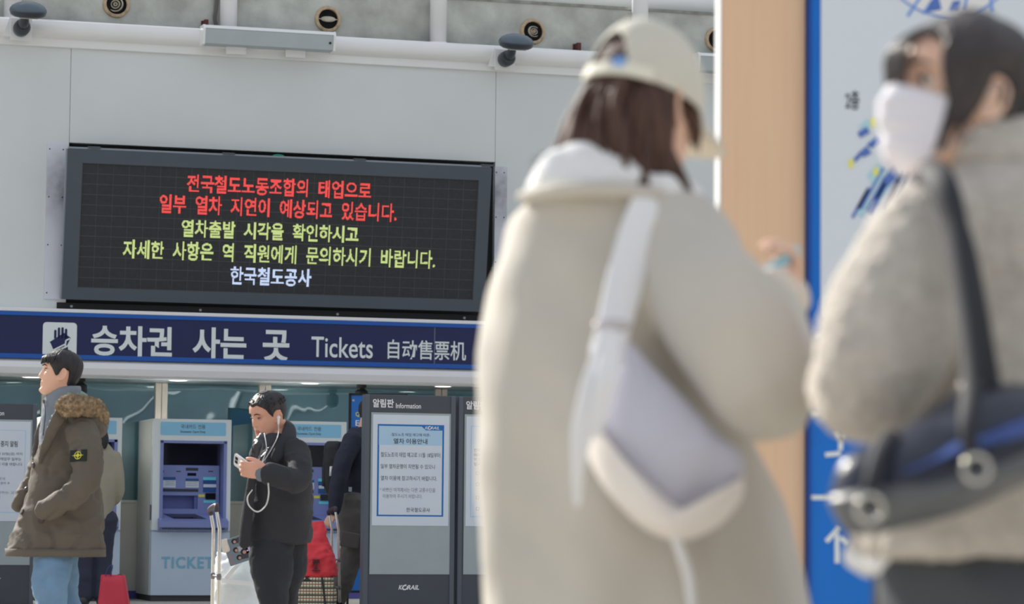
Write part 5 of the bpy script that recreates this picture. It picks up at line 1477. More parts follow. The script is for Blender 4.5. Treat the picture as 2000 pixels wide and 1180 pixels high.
# compass badge on the sleeve
BM = surf(parka, 153, 890, .004)
bm = nb(); box(bm, -.048, .048, 0, .012, -.031, .031, .003, BM); bd = hang('sleeve_badge', bm, mat('black_badge', (24, 28, 28), .8, var=0), root, False)
bm = nb()
disc(bm, 0, 0, .0175, .0205, -.002); disc(bm, 0, 0, .0005, .005, -.002)
for k in range(8):
    a = k * PI / 4; ln = .024 if k % 2 == 0 else .012; wd = .0035
    if k == 0 or k == 4: ln = .036
    p = [(math.cos(a) * ln, math.sin(a) * ln), (math.cos(a + 1.5) * wd, math.sin(a + 1.5) * wd), (math.cos(a - 1.5) * wd, math.sin(a - 1.5) * wd)]
    bm.faces.new([bm.verts.new((x, -.0025, z)) for x, z in p])
bmesh.ops.transform(bm, matrix=BM, verts=bm.verts); o = hang('badge_emblem', bm, mat('badge_yellow', (200, 190, 70), .7, var=0), root, False); o['label'] = 'yellow compass emblem'
# jeans
bm = nb()
for f, k_, s, sh in zip(f1, k1, (-1, 1), (0, .02)): tube(bm, [hips + V((0, s * .055, .03)), hips.lerp(k_, .5) + V((-.01, s * .05, 0)), k_, V((f.x, f.y, .10))], [.092, .102, .085, .075], 22, 6)
cloth('jeans', bm, mat('blue_jeans', (92, 118, 142), .85, var=.14, vscale=8, bump=.3, bscale=140), root, .008, 2, folds(.012, 9, 9, 14, 5))
bm = nb(); shoes(bm, f1, (-1, -.1, 0)); cloth('shoes', bm, mat('black_shoes', (44, 44, 46), .5), root, .008, 2)

# ================================================================ MAN WITH THE PHONE
Y2 = 15.3
root = person('man in a black coat looking down at a white phone, wearing earphones', A(540, 590, Y2).x, Y2)
hc = A(523, 811, Y2)
H2 = head_frame(hc, math.radians(222), math.radians(20), 1.02, math.radians(-4))
bm = nb(); add_head(bm, H2)
nk = A(540, 860, Y2 + .02); hips = A(545, 1065, Y2)
tube(bm, [H2 @ V((-.02, 0, -.04)), H2 @ V((-.045, 0, -.10)), nk], [.062, .06, .068], 20, 4)
tube(bm, [nk, A(548, 910, Y2 + .02), A(545, 990, Y2), hips + V((0, 0, .12))], [.068, .13, .13, .10], 24, 4)
f2 = [V((A(538, 1300, Y2 - .1).x, Y2 - .1, .06)), V((A(552, 1300, Y2 + .12).x, Y2 + .12, .06))]
k2 = [A(533, 1165, Y2 - .12), A(552, 1170, Y2 + .1)]
for f, k_, s in zip(f2, k2, (-1, 1)): tube(bm, [hips + V((s * .01, s * .07, 0)), hips.lerp(k_, .5) + V((s * .01, s * .03, 0)), k_, f], [.07, .06, .05, .04], 16, 5)
wl_ = A(519, 921, 14.85)
tp(bm, [(576, 882, 15.14, .045), (578, 936, 14.98, .040), (wl_, .030)], sub=4)
tp(bm, [(512, 885, 15.42, .05), (520, 945, 15.48, .042), (A(530, 1000, 15.46), .028)], sub=4)
hand_parts(bm, basis(wl_, V((-1, .10, .10)), V((.05, -1, -.15))), .62, .25, -1, 1.05, .02, (.88, .40, -.30))
hand_parts(bm, basis(A(530, 1000, 15.46), V((0, 0, -1)), V((0, 1, 0))), .7, .3, 1, 1.0, .02)
skin_body(bm, H2, root, mat('skin_ruddy', (178, 132, 112), .5, var=.06, vscale=14), .005, (150, 92, 84))
face_parts(H2, root, .22)
bm = nb()
hair_shell(bm, H2, zl([(0, .070), (22, .078), (42, .066), (58, .050), (68, .018), (78, -.002), (84, .026), (106, .026), (116, -.02), (150, -.062), (180, -.07)]), .011, rough=.0035, seed=8, edge=.001)
random.seed(31)
for i in range(220):
    th = math.radians(random.uniform(-180, 180)); z = random.uniform(.045, .112)
    if math.degrees(abs(th)) < 60 and z < .08: continue
    a = H2 @ head_pt(th, z, False, .006); e = H2 @ (head_pt(th + random.uniform(-.15, .15), z + .012, False, .018)); tube(bm, [a, a.lerp(e, .6), e], [.004, .003, .0008], 5, 1)
hang('hair', bm, M_hairk, root)
# shirt collar inside
bm = nb(); loft_px(bm, [(846, 514, 552, .055, 0), (862, 508, 560, .08, 0), (900, 500, 570, .12, 0)], Y2, sub=5); cloth('inner_shirt', bm, mat('charcoal_shirt', (50, 52, 58), .85), root, .008, 2)
M_bc = mat('black_wool_coat', (40, 40, 44), .85, var=.10, vscale=5, bump=.35, bscale=120, k=.62)
M_gl = mat('black_satin_lining', (44, 44, 48), .30, var=.1, bump=.35, bscale=26)
bm = nb()
loft_px(bm, [(846, 540, 566, .06, .04), (858, 524, 586, .11, .03), (878, 508, 602, .16, .02), (910, 497, 609, .185, .02), (950, 488, 611, .195, .02), (990, 481, 611, .20, .02), (1025, 474, 611, .205, .02), (1052, 471, 611, .21, .02), (1062, 472, 609, .205, .02)], Y2, sub=7, n=2.25)
tp(bm, [(578, 880, 15.14, .076), (585, 912, 15.03, .072), (581, 938, 14.95, .066), (560, 936, 14.90, .062), (534, 928, 14.87, .058), (520, 925, 14.865, .054)], seg=26, sub=6)
tp(bm, [(512, 885, 15.42, .075), (520, 940, 15.46, .066), (530, 1000, 15.45, .056)], seg=22, sub=5)
def bcf(p, n):
    d = .010 * noise.noise(V((p.x * 7, p.y * 7, p.z * 3 + 5))) + .006 * noise.noise(V((p.x * 18 + p.z * 10, p.y * 12, p.z * 14)))
    r = 1 - abs(noise.noise(V((p.x * 5 - p.z * 6, p.y * 6, p.z * 8 + p.x * 4 + 6)))); d += .008 * max(0, r - .78) * 3 - .002
    return p + n * d
cloth('coat', bm, M_bc, root, .0085, 4, bcf)
bm = nb(); tp(bm, [(561, 822, 15.36, .016), (566, 834, 15.30, .034), (563, 856, 15.18, .044), (550, 880, 15.12, .042), (538, 895, 15.08, .03)], flat=.35, up=V((.5, -1, .1)), sub=6)
tp(bm, [(556, 836, 15.45, .03), (566, 846, 15.34, .036), (560, 868, 15.18, .03)], flat=.4, sub=5)
cloth('collar', bm, M_bc, root, .006, 2)
bm = nb(); tp(bm, [(513, 846, 15.1, .020), (504, 862, 15.06, .034), (500, 880, 15.06, .030), (494, 900, 15.08, .022), (487, 920, 15.1, .012)], flat=.35, up=V((-.6, -1, .3)), sub=6)
tp(bm, [(528, 876, 15.07, .014), (516, 892, 15.06, .02), (505, 905, 15.07, .012)], flat=.4, up=V((-.6, -1, .3)), sub=5)
cloth('satin_facing', bm, M_gl, root, .005, 1, folds(.008, 26, 26, 26, 6))
bm = nb(); tp(bm, [(492, 935, 15.12, .03), (486, 980, 15.11, .035), (480, 1030, 15.09, .04), (478, 1062, 15.08, .04)], flat=.4, up=V((-.7, -1, 0)), sub=6); cloth('front_edge', bm, M_bc, root, .007, 2)
bm = nb(); tp(bm, [(508, 926, 14.865, .042), (518, 925, 14.865, .044)], sub=2); cloth('shirt_cuff', bm, mat('grey_cuff', (92, 98, 104), .85), root, .006, 2)
bm = nb()
for f, k_, s in zip(f2, k2, (-1, 1)): tube(bm, [hips + V((s * .03, s * .065, .07)), hips.lerp(k_, .5) + V((s * .02, s * .04, 0)), k_, V((f.x, f.y, .09))], [.115, .112, .086, .075], 22, 6)
cloth('trousers', bm, mat('black_trousers', (34, 35, 40), .85, var=.06, bump=.2, bscale=120), root, .008, 3, folds(.012, 9, 9, 12, 9))
bm = nb(); shoes(bm, f2, (-.75, -.5, 0)); cloth('shoes', bm, mat('black_shoes', (44, 44, 46), .5), root, .008, 2)
# phone
pc = A(476, 909, 14.905); x_ = (A(486, 920, 14.86) - A(457, 899, 14.93)).normalized()
PM = basis(pc, x_, V((-.25, -.85, -.5)))
tph = thing('phone', 'white smartphone held up by the man in the black coat', 'phone', pc)
bm = nb(); prism(bm, rrect(-.076, .076, -.036, .036, .012), -.004, .004)
bmesh.ops.transform(bm, matrix=PM @ Matrix.Rotation(PI / 2, 4, 'X'), verts=bm.verts); hang('phone_case', bm, mat('white_phone', (206, 208, 216), .3, var=0), tph, .5)
bm = nb()
for k in range(2): box(bm, -.066, -.044, .004 - .02 * k - .0, .022 - .022 * k, .0035, .0055, .002, PM)
hang('camera_bump', bm, mat('phone_lens', (40, 40, 46), .2, var=0), tph, False)
# earphones
te = thing('earphones', 'white wired earphones running from the phone man\'s ear down his coat', 'earphones', A(540, 850, 15.0))
M_ear = mat('white_cable', (190, 190, 190), .4, var=0)
es = H2 @ V((-.0, .086, -.012)); 
if (H2 @ V((0, -.086, 0))).y < es.y: es = H2 @ V((0, -.086, -.012))
bm = nb(); tube(bm, [es, es + V((0, -.004, -.032))], [.008, .0055], 12, 2); ellip(bm, es + V((0, -.002, .003)), (.010, .009, .010)); hang('earbud', bm, M_ear, te)
bm = nb()
tp(bm, [(es + V((0, -.004, -.03)), 0.0019), (543, 850, 15.0, 0.0019), (533, 872, 14.99, 0.0019), (519, 895, 15.0, 0.0019), (510, 905, 14.98, 0.0019)], sub=6, seg=8)
tp(bm, [(516, 846, 15.08, 0.0019), (519, 862, 15.02, 0.0019), (520, 880, 15.0, 0.0019), (512, 902, 14.98, 0.0019)], sub=6, seg=8)
for d in (0, 1.5): tp(bm, [(523 + d, 944, 14.79, 0.0017), (524 + d, 966, 14.98, 0.0017), (518 + d, 988, 15.0, 0.0017), (503, 999 + d, 15.0, 0.0017), (488 - d, 989, 15.0, 0.0017), (484 - d, 972, 15.0, 0.0017), (493, 957, 14.98, 0.0017)], sub=7, seg=8)
hang('cable', bm, M_ear, te)

# ================================================================ PERSON AT THE LEFT MACHINE (from behind)
Y3 = 26.3
root = person('person in a khaki jacket standing at a ticket machine, seen from behind the parka man', A(190, 590, Y3).x, Y3)
hc = A(188, 846, Y3); H3 = head_frame(hc, math.radians(95), math.radians(12), 1.0)
bm = nb(); add_head(bm, H3)
nk = A(190, 875, Y3); hips = A(188, 1020, Y3)
tube(bm, [H3 @ V((-.02, 0, -.04)), nk], [.06, .065], 20, 4); tube(bm, [nk, A(190, 920, Y3), hips], [.065, .12, .12], 24, 4)
f3 = [V((hips.x - .1, Y3, .06)), V((hips.x + .06, Y3 + .05, .06))]
for f, s in zip(f3, (-1, 1)): tube(bm, [hips + V((s * .09, 0, 0)), V((f.x, f.y, .5)), f], [.085, .055, .042], 16, 4)
for s in (-1, 1):
    wv = A(190 + s * 14, 985, Y3 + .30); tube(bm, [A(190 + s * 34, 892, Y3), A(190 + s * 40, 960, Y3 + .02), wv], [.05, .042, .028], 14, 4); hand_parts(bm, basis(wv, V((0, 1, -.1)), V((0, .1, 1))), .5, .3, s)
skin_body(bm, H3, root, SK_F, .007)
bm = nb(); hair_shell(bm, H3, zl([(0, .05), (60, .03), (80, -.03), (120, -.10), (180, -.13)]), .02, rough=.004, seed=6)
tp(bm, [(196, 838, 26.2, .05), (203, 858, 26.18, .045), (204, 874, 26.17, .02)], sub=4); hang('hair', bm, M_hairk, root)
bm = nb()
loft_px(bm, [(862, 176, 208, .07, 0), (874, 164, 218, .11, 0), (890, 156, 226, .14, 0), (930, 152, 230, .15, 0), (980, 156, 224, .15, 0), (1014, 158, 216, .15, 0)], Y3, sub=6)
for s in (-1, 1): tp(bm, [(190 + s * 34, 890, Y3, .06), (190 + s * 41, 930, Y3, .058), (190 + s * 38, 970, Y3 + .05, .055), (190 + s * 18, 985, Y3 + .25, .045)], sub=5)
cloth('jacket', bm, mat('khaki_jacket', (128, 123, 108), .8, var=.06, vscale=5, bump=.2, bscale=60), root, .009, 3, folds(.008, 9, 9, 9, 2))
bm = nb(); tp(bm, [(178, 866, 26.22, .03), (192, 862, 26.18, .035), (206, 866, 26.22, .03)], flat=.7, sub=5); hang('collar', bm, MATS['khaki_jacket'], root)
bm = nb()
for f, s in zip(f3, (-1, 1)): tube(bm, [hips + V((s * .085, 0, .04)), V((f.x, f.y, .5)), V((f.x, f.y, .09))], [.12, .09, .085], 20, 5)
cloth('trousers', bm, mat('navy_trousers', (40, 44, 58), .85, var=.05), root, .01, 2, folds(.01, 9, 9, 9, 3))
bm = nb(); shoes(bm, f3, (0, 1, 0)); cloth('shoes', bm, mat('black_shoes', (44, 44, 46), .5), root, .01, 2)

# ================================================================ WALKER IN THE NAVY JACKET
Y4 = 25.0
root = person('person in navy jacket and grey cargo trousers, head hidden behind the information board', A(700, 590, Y4).x, Y4)
hc = A(724, 808, Y4); H4 = head_frame(hc, math.radians(-10), math.radians(8), 1.0)
bm = nb(); add_head(bm, H4)
nk = A(712, 842, Y4); hips = A(697, 985, Y4)
tube(bm, [H4 @ V((-.02, 0, -.04)), nk], [.06, .065], 20, 4); tube(bm, [nk, A(700, 900, Y4), hips], [.065, .12, .12], 24, 4)
f4 = [V((A(655, 1200, Y4).x, Y4 - .1, .10)), V((A(745, 1200, Y4).x, Y4 + .1, .06))]
k4 = [A(688, 1078, Y4 - .1), A(722, 1085, Y4 + .1)]
for f, k_, s in zip(f4, k4, (-1, 1)): tube(bm, [hips + V((0, s * .09, 0)), k_, f], [.085, .06, .042], 16, 5)
wv = A(652, 1005, 24.72)
tube(bm, [A(690, 860, Y4 - .2), A(664, 935, Y4 - .28), wv], [.05, .042, .028], 14, 4); hand_parts(bm, basis(wv, A(641, 1020, 24.66) - wv, V((-.3, -1, .3))), 1.1, .5, 1)
wv2 = A(735, 1000, Y4 + .25); tube(bm, [A(725, 860, Y4 + .2), A(733, 935, Y4 + .28), wv2], [.05, .042, .028], 14, 4); hand_parts(bm, basis(wv2, V((.2, 0, -1)), V((0, 1, 0))), .6, .3, -1)
skin_body(bm, H4, root, SK_M, .007)
bm = nb(); hair_shell(bm, H4, zl([(0, .06), (60, .04), (80, -.01), (86, .025), (108, .025), (120, -.05), (180, -.08)]), .014, rough=.003, seed=3); hang('hair', bm, M_hairk, root)
M_nj = mat('navy_jacket', (33, 37, 50), .8, var=.08, vscale=6, bump=.25, bscale=70)
bm = nb()
loft_px(bm, [(834, 688, 730, .08, 0), (850, 676, 742, .14, 0), (880, 666, 748, .18, 0), (930, 664, 745, .18, 0), (970, 664, 738, .18, 0), (988, 666, 738, .175, 0)], Y4, sub=6)
tp(bm, [(690, 856, 24.82, .085), (672, 900, 24.74, .085), (660, 945, 24.7, .075), (655, 985, 24.7, .062), (653, 998, 24.71, .052)], sub=6)
tp(bm, [(725, 860, 25.2, .08), (733, 935, 25.28, .07), (735, 990, 25.25, .055)], sub=5)
cloth('jacket', bm, M_nj, root, .009, 3, folds(.010, 9, 9, 9, 6))
bm = nb(); tp(bm, [(694, 850, 24.78, .03), (693, 880, 24.76, .026), (690, 905, 24.8, .022)], flat=.3, up=V((0, -1, 0)), sub=5); hang('shoulder_strap', bm, M_black, root)
bm = nb(); tp(bm, [(683, 880, 24.76, .006), (688, 876, 24.745, .011), (693, 877, 24.74, .011)], sub=3); hang('strap_buckle', bm, M_alu, root)
bm = nb(); box(bm, -.014, .014, -.004, .01, -.02, .02, .002, Matrix.Translation(A(684, 956, 24.80))); hang('jacket_tag', bm, M_paper, root, False)
bm = nb(); loft_px(bm, [(975, 668, 732, .14, 0), (1000, 664, 736, .15, 0)], Y4, sub=2)
for f, k_, s in zip(f4, k4, (-1, 1)): tube(bm, [hips + V((0, s * .09, .02)), hips.lerp(k_, .5) + V((0, s * .06, 0)), k_, V((f.x, f.y, .10))], [.145, .14, .115, .095], 22, 6)
cloth('cargo_trousers', bm, mat('grey_cargo_trousers', (80, 78, 76), .85, var=.07, vscale=6, bump=.2, bscale=80), root, .01, 2, folds(.016, 8, 8, 10, 4))
bm = nb(); box(bm, -.09, .07, -.015, .02, -.11, .02, .01, Matrix.Translation(A(687, 1045, 24.72)) @ Matrix.Rotation(.15, 4, 'Y')); hang('cargo_pocket', bm, MATS['grey_cargo_trousers'], root, False)
bm = nb(); shoes(bm, f4, (1, 0, 0)); cloth('shoes', bm, mat('black_shoes', (44, 44, 46), .5), root, .01, 2)
tb = thing('backpack', 'black backpack on the navy jacket walker\'s back', 'backpack', A(650, 910, Y4 + .05))
bm = nb(); loft_px(bm, [(862, 640, 668, .10, 0), (872, 634, 672, .14, 0), (900, 631, 672, .16, 0), (940, 632, 672, .16, 0), (962, 636, 670, .15, 0), (968, 642, 668, .12, 0)], Y4 + .06, sub=5, n=3); cloth('pack_body', bm, mat('black_nylon', (28, 29, 33), .6, bump=.3, bscale=40), tb, .01, 2, folds(.008, 10, 10, 10, 3))
bm = nb(); loft_px(bm, [(912, 629, 640, .10, 0), (950, 629, 642, .11, 0)], Y4 + .04, sub=3, n=3); hang('side_pocket', bm, MATS['black_nylon'], tb)
bm = nb(); loft_px(bm, [(911, 644, 650, .012, 0), (930, 643, 649, .012, 0)], Y4 - .12, sub=2); hang('reflective_tab', bm, M_alul, tb)
# ================================================================ LUGGAGE
def trolley(label, pa, pb, Y, top, base_y, w_=.16, lean=0.0, back=(.12, .5)):
    """two bent steel tubes with a dark grip, a foot plate and two wheels"""
    t = thing('luggage_trolley', label, 'trolley', (A((pa + pb) / 2, 1100, Y).x, Y, 0), group='folding luggage trolleys')
    M_st = mat('polished_steel', (180, 176, 170), .22, .85, var=.03)
    a0 = A(pa, top + 14, Y); b0 = A(pb, top + 8, Y - .16)
    ka = A(pa + 5, top + 42, Y); kb = A(pb + 6, top + 44, Y - .16)
    za = V((ka.x + lean, ka.y, .12)); zb = V((kb.x + lean, kb.y, .12))
    for p, k_, z in ((a0, ka, za), (b0, kb, zb)):
        bm = nb(); tube(bm, [p, k_, k_ + V((0, 0, -.05)), z], .0105, 14, 1); hang('handle_tube', bm, M_st, t)
    bm = nb(); tube(bm, [a0 + V((0, 0, .0)), a0 + V((-.004, -.02, .025)), b0 + V((-.004, .02, .03)), b0], .016, 14, 5); hang('grip', bm, mat('plum_black_grip', (52, 42, 52), .5), t)
    for f in (.42, .8):
        bm = nb(); p = ka.lerp(za, f); q_ = kb.lerp(zb, f); tube(bm, [p, q_], .007, 10, 2); ellip(bm, p, (.015, .015, .025)); ellip(bm, q_, (.015, .015, .025)); hang('cross_bar', bm, mat('steel_clamp', (110, 108, 110), .35, .7), t)
    c = (za + zb) / 2
    bm = nb(); box(bm, c.x - .03, c.x + .30, c.y - back[0], c.y + back[1], .072, .088, .004); hang('foot_plate', bm, mat('steel_clamp', (110, 108, 110), .35, .7), t, False)
    for s in (-1, 1):
        bm = nb(); tube(bm, [V((c.x, c.y + s * .13, .06)), V((c.x, c.y + s * .16, .06))], .06, 24, 1, ends=False); hang('wheel', bm, M_black, t, .6)
    return t
trolley('chrome luggage trolley holding the white bag, left of the phone man', 412, 423, 16.6, 990, 0)
# white woven bag on the first trolley
M_wb = mat('white_plastic_bag', (188, 196, 206), .5, var=.06, vscale=5, bump=.4, bscale=16)
t = thing('tote_bag', 'large white plastic carrier bag strapped to the chrome trolley', 'bag', A(470, 1180, 16.86))
bm = nb(); loft_px(bm, [(1078, 424, 446, .05, 0), (1090, 420, 492, .12, 0), (1112, 418, 502, .17, 0), (1150, 417, 516, .19, 0), (1190, 417, 522, .2, 0), (1240, 418, 522, .2, 0), (1268, 424, 518, .18, 0)], 16.86, sub=6, n=3); cloth('bag_body', bm, M_wb, t, .009, 2, folds(.026, 7, 7, 9, 5, .5))
bm = nb(); tp(bm, [(432, 1132, 16.66, .012), (450, 1136, 16.64, .014), (490, 1140, 16.64, .014), (512, 1142, 16.67, .012)], flat=.3, up=V((0, -1, 0)), sub=5); tp(bm, [(436, 1136, 16.66, .012), (458, 1110, 16.65, .012), (472, 1098, 16.67, .01)], flat=.3, up=V((0, -1, 0)), sub=5); hang('tape_band', bm, mat('white_tape', (204, 208, 214), .5, var=0), t)
bm = nb(); tp(bm, [(495, 1118, 16.65, .01), (496, 1130, 16.65, .01)], flat=.3, up=V((0, -1, 0)), sub=2); hang('print', bm, mat('bag_print_grey', (120, 126, 136), .5), t)
# picture carrier bag on top
M_gb = mat('slate_paper_bag', (92, 104, 112), .5, var=.05)
PBM = Matrix.Translation(A(470, 1071, 16.42)) @ Matrix.Rotation(math.radians(18), 4, 'Y').inverted()
s_ = A(501, 1071, 16.42).x - A(500, 1071, 16.42).x   # metres per picture pixel at this distance, for the size
t = thing('picture_box', 'slate grey printed box with small portraits, lying on the white bag', 'box'); t.matrix_world = Matrix.Translation(A(474, 1071, 16.53)) @ Matrix.Rotation(math.radians(19), 4, 'Y').inverted()
def pb(x, z): return x * s_, z * s_
bm = nb(); box(bm, -34 * s_, 36 * s_, 0, .10, -26 * s_, 26 * s_, .003); obj('box', bm, M_gb, t)
bm = nb(); box(bm, -39 * s_, -24 * s_, -.012, .06, 2 * s_, 29 * s_, .012); obj('wrapped_corner', bm, mat('creamy_tissue', (176, 168, 160), .7, var=.12, vscale=30, bump=.5, bscale=30), t, True)
random.seed(2)
M_ph = [mat('print_hair', (24, 19, 21), .5, var=0), mat('print_skin', (150, 114, 106), .5, var=0), mat('print_grey', (136, 138, 146), .5, var=0), mat('print_lilac', (160, 148, 184), .5, var=0), mat('print_black', (50, 50, 56), .5, var=0)]
for (x, z, sx, ci) in ((-12, 18, 1, 4), (2, 15, 1, 2), (-14, 1, 1, 2), (0, -7, 1.2, 3), (-12, -15, 1, 4)):
    bm = nb(); ellip(bm, (x * s_, -.001, z * s_), (5.4 * s_ * sx, .003, 5.2 * s_ * sx)); obj('portrait_hair', bm, M_ph[0], t, True)
    bm = nb(); ellip(bm, ((x + .9) * s_, -.0035, (z - 1.2) * s_), (3.0 * s_ * sx, .002, 3.0 * s_ * sx)); obj('portrait_face', bm, M_ph[1], t, True)
    bm = nb(); prism(bm, [((x + 4) * s_, (z + 4) * s_), ((x + 22) * s_, (z + 7) * s_), ((x + 24) * s_, (z - 7) * s_), ((x + 4) * s_, (z - 5) * s_)], -.002, .001); obj('portrait_clothes', bm, M_ph[ci], t)
bm = nb()
for k in range(6): box(bm, (-30 + k * .2) * s_, (-27) * s_, -.001, .001, (-24 + k * 4) * s_, (-22 + k * 4) * s_)
obj('print_marks', bm, mat('print_red', (150, 90, 96), .5, var=0), t)

trolley('chrome luggage trolley with the red and checked bags, held by the navy jacket walker', 643, 655, 24.55, 991, 0, lean=.02, back=(.42, .12))
# checked shopping bag
pl = bpy.data.materials.new('plaid_fabric'); pl.use_nodes = True; nt = pl.node_tree; b = nt.nodes['Principled BSDF']; b.inputs['Roughness'].default_value = .8
tc = nt.nodes.new('ShaderNodeTexCoord'); sp = nt.nodes.new('ShaderNodeSeparateXYZ'); nt.links.new(tc.outputs['Object'], sp.inputs[0])
def band(sock, freq, lo, ph=0.0):
    m1 = nt.nodes.new('ShaderNodeMath'); m1.operation = 'MULTIPLY_ADD'; m1.inputs[1].default_value = freq; m1.inputs[2].default_value = ph; nt.links.new(sock, m1.inputs[0])
    m2 = nt.nodes.new('ShaderNodeMath'); m2.operation = 'FRACT'; nt.links.new(m1.outputs[0], m2.inputs[0])
    m3 = nt.nodes.new('ShaderNodeMath'); m3.operation = 'LESS_THAN'; m3.inputs[1].default_value = lo; nt.links.new(m2.outputs[0], m3.inputs[0]); return m3.outputs[0]
base = tuple(lin(x) / .6 for x in (186, 182, 152)); cur = None
def over(cur, col, fac):
    m_ = nt.nodes.new('ShaderNodeMix'); m_.data_type = 'RGBA'; nt.links.new(fac, m_.inputs[0])
    if cur is None: m_.inputs[6].default_value = (*base, 1)
    else: nt.links.new(cur, m_.inputs[6])
    m_.inputs[7].default_value = (*[lin(x) / .6 for x in col], 1); return m_.outputs[2]
cur = over(None, (120, 116, 100), band(sp.outputs['X'], 40, .35)); cur = over(cur, (70, 66, 60), band(sp.outputs['Z'], 17, .22)); cur = over(cur, (140, 70, 66), band(sp.outputs['Z'], 17, .14, .4))
cur = over(cur, (60, 56, 52), band(sp.outputs['Z'], 17, .08, .75))
nt.links.new(cur, b.inputs['Base Color'])
YC = 24.2
t = thing('checked_bag', 'cream and black checked shopping bag under the red bag', 'bag', A(612, 1207, YC))
bm = nb(); loft_px(bm, [(1120, 572, 640, .10, 0), (1132, 568, 652, .13, 0), (1160, 568, 656, .14, 0), (1195, 570, 657, .14, 0)], YC, sub=5, n=5); 
o = cloth('bag_body', bm, pl, t, .009, 2, folds(.012, 9, 9, 9, 4))
M_bl = mat('black_webbing', (40, 36, 36), .6)
bm = nb(); loft_px(bm, [(1112, 574, 636, .095, 0), (1122, 572, 642, .11, 0), (1134, 572, 632, .12, -.02)], YC, sub=4, n=4); hang('top_flap', bm, M_bl, t)
for pts in ([(573, 1130), (576, 1160), (579, 1200)], [(629, 1128), (633, 1160), (637, 1200)]):
    bm = nb(); tp(bm, [(p[0], p[1], YC - .145, .009) for p in pts], flat=.3, up=V((0, -1, 0)), sub=4); hang('webbing', bm, M_bl, t)
M_redb = mat('red_nonwoven_bag', (188, 50, 58), .65, var=.06, vscale=7, bump=.3, bscale=30)
t = thing('shopping_bag', 'bright red shopping bag with a black emblem, on the checked bag', 'bag', A(612, 1124, YC))
bm = nb(); loft_px(bm, [(1018, 590, 632, .03, 0), (1030, 586, 634, .05, 0), (1050, 580, 641, .09, 0), (1080, 573, 651, .12, 0), (1105, 571, 658, .13, 0), (1120, 566, 658, .13, 0), (1126, 566, 657, .12, 0)], YC, sub=6, n=3.2); cloth('bag_body', bm, M_redb, t, .009, 2, folds(.020, 8, 8, 11, 6, .5))
bm = nb(); c = A(617, 1104, YC - .165); q0 = .0045
for a in ((-7, 7, 9, 10.5), (-6, 6, 5, 7), (-1.5, 1.5, -6, 6), (-6, -4.6, 3, 6), (4.6, 6, 3, 6), (-4, 4, -7, -5.5), (-7, 8, -11, -9)): box(bm, c.x + a[0] * q0, c.x + a[1] * q0, c.y - .004, c.y + .03, c.z + a[2] * q0, c.z + a[3] * q0)
hang('emblem', bm, mat('emblem_black', (50, 36, 40), .6, var=0), t, False)
bm = nb(); tp(bm, [(571, 1092, YC - .06, .012), (570, 1112, YC - .09, .012), (567, 1122, YC - .1, .014)], flat=.4, sub=4); hang('bag_edge', bm, mat('pale_liner', (190, 176, 170), .6), t)

# red bag at the left
YR = 24.9
t = thing('red_paper_bag', 'crimson carrier bag with navy handles on the ground behind the parka man', 'bag', (A(222, 1100, YR).x, YR, 0))
bm = nb()
p0 = A(199, 1123, YR); p1 = A(243, 1122, YR); q0 = A(192, 1190, YR); q1 = A(254, 1190, YR)
zb = 0.0
def rr(x0, x1, z, d): return [V((x0, YR - d, z)), V((x1, YR - d, z)), V((x1, YR - d * .2, z)), V((x1, YR + d, z)), V((x0, YR + d, z)), V((x0, YR + d * .2, z))]
rings(bm, [rr(q0.x - .005, q1.x + .01, zb, .075), rr(q0.x, q1.x, q0.z, .07), rr(p0.x, p1.x, p0.z, .05)], cap=True)
bmesh.ops.subdivide_edges(bm, edges=bm.edges, cuts=4, use_grid_fill=True)
for v in bm.verts: v.co.y += .008 * noise.noise(v.co * 9)
hang('bag_body', bm, mat('crimson_paper', (172, 46, 62), .55, var=.05), t)
M_nh = mat('navy_handle', (44, 54, 110), .6, var=0)
for pts, d in (([(206, 1124), (212, 1108), (220, 1105), (216, 1124)], -.05), ([(228, 1124), (234, 1122), (240, 1124)], .0)):
    bm = nb(); tp(bm, [(a, b_, YR + d, .009) for a, b_ in pts], flat=.4, sub=5); hang('handle', bm, M_nh, t)

# ================================================================ tidy the hierarchy: separate small repeated pieces, nest sub-parts
def base_name(o): return o.name.split('.')[0]
def split_pieces(o):
    bm = nb(); bm.from_mesh(o.data)
    seen = set(); groups = []
    for v in bm.verts:
        if v in seen: continue
        st = [v]; seen.add(v); g_ = []
        while st:
            a = st.pop(); g_.append(a)
            for e in a.link_edges:
                b = e.other_vert(a)
                if b not in seen: seen.add(b); st.append(b)
        groups.append([x.index for x in g_])
    if len(groups) < 2: bm.free(); return
    for k, gi in enumerate(groups):
        b2 = nb(); b2.from_mesh(o.data); keep = set(gi)
        b2.verts.ensure_lookup_table()
        bmesh.ops.delete(b2, geom=[v for v in b2.verts if v.index not in keep], context='VERTS')
        me = bpy.data.meshes.new(base_name(o)); b2.to_mesh(me); b2.free()
        for m in o.data.materials: me.materials.append(m)
        if k == 0: first = me
        else:
            c = o.copy(); c.data = me; COL.objects.link(c)
    bm.free(); o.data = first
for o in [x for x in bpy.data.objects if x.type == 'MESH' and base_name(x) in ('end_cap', 'screw', 'bolt', 'latch', 'stud', 'marking', 'edge_profile', 'shoes', 'strap_tail', 'bracket', 'cuff')]:
    if base_name(o) in ('shoes', 'cuff') : 
        split_pieces(o)
    else: split_pieces(o)
for o in bpy.data.objects:
    if base_name(o) == 'shoes': o.name = 'shoe'
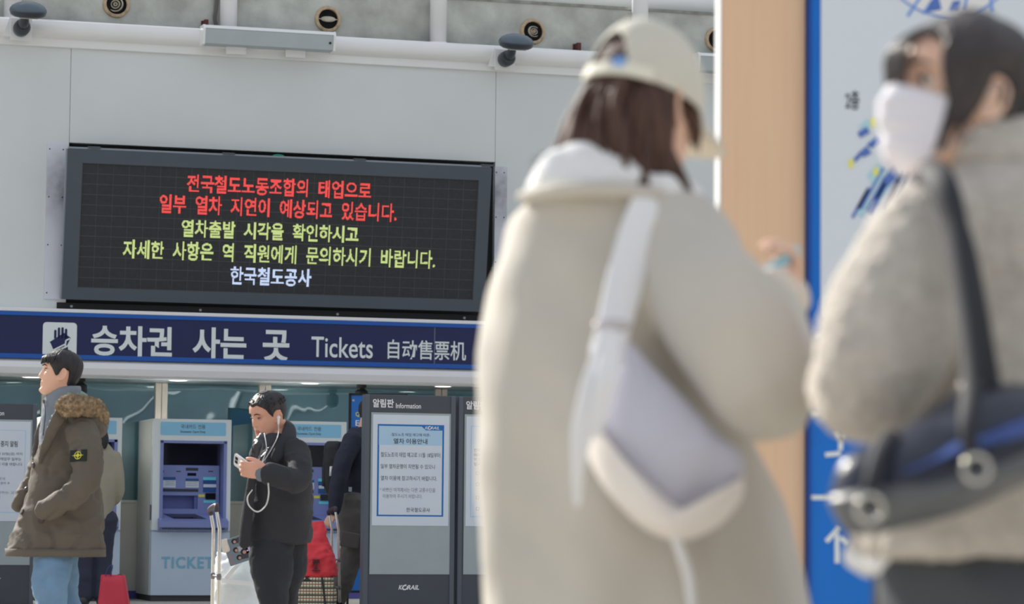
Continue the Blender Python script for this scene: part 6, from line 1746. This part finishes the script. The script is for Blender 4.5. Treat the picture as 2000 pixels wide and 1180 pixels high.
bpy.context.view_layer.update()
NEST = {'header_text': 'header_label', 'glowing_text': 'display_face', 'module_joint': 'display_face', 'badge_emblem': 'sleeve_badge', 'cap_bill': 'cap', 'cap_strap': 'cap', 'cap_tag': 'cap', 'cap_button': 'cap',
        'ear_loop': 'face_mask', 'notice_text': 'notice_paper', 'notice_border': 'notice_paper', 'notice_field': 'notice_paper', 'notice_header': 'notice_paper', 'corner_tab': 'notice_paper', 'tray_display': 'tray', 'screw': 'plate',
        'hinge': 'cabinet', 'side_panel': 'cabinet', 'ring': 'bag_body', 'camera_bump': 'phone_case', 'earbud': 'cable', 'indicator': 'housing', 'pictogram': 'pictogram_tile', 'hem_band': 'parka', 'hood_fur': 'hood', 'lining': 'parka', 'lapel': 'parka',
        'satin_facing': 'coat', 'collar': None, 'emblem': 'bag_body', 'webbing': 'bag_body', 'tape_band': 'bag_body', 'print': 'bag_body', 'portrait_hair': 'box', 'portrait_face': 'box', 'portrait_clothes': 'box', 'print_marks': 'box',
        'sticker_header': None, 'card_slot': 'control_panel', 'coin_slot': 'control_panel', 'keypad': 'control_panel', 'notice_sticker': 'control_panel', 'card_sticker': 'control_panel', 'warning_label': 'control_panel', 'slot_strip': 'control_panel', 'ticket_bin': 'control_panel',
        'cargo_pocket': 'cargo_trousers', 'zip': 'turtleneck', 'lamp_lens': 'lamp_body', 'lens': 'housing', 'eyelid': 'body', 'eye': 'body', 'eyebrow': 'body', 'iris': 'body', 'button': 'parka', 'side_pocket': 'pack_body', 'reflective_tab': 'pack_body', 'jacket_tag': 'jacket'}
for o in list(bpy.data.objects):
    want = NEST.get(base_name(o))
    if not want or o.parent is None or o.type != 'MESH': continue
    sib = [s for s in bpy.data.objects if s.parent == o.parent and base_name(s) == want]
    if not sib: continue
    mw = o.matrix_world.copy(); p_ = sib[0]
    o.parent = p_; o.matrix_parent_inverse = p_.matrix_world.inverted(); o.matrix_basis = mw
for o in bpy.data.objects:
    if '_b' in o.keys(): del o['_b']
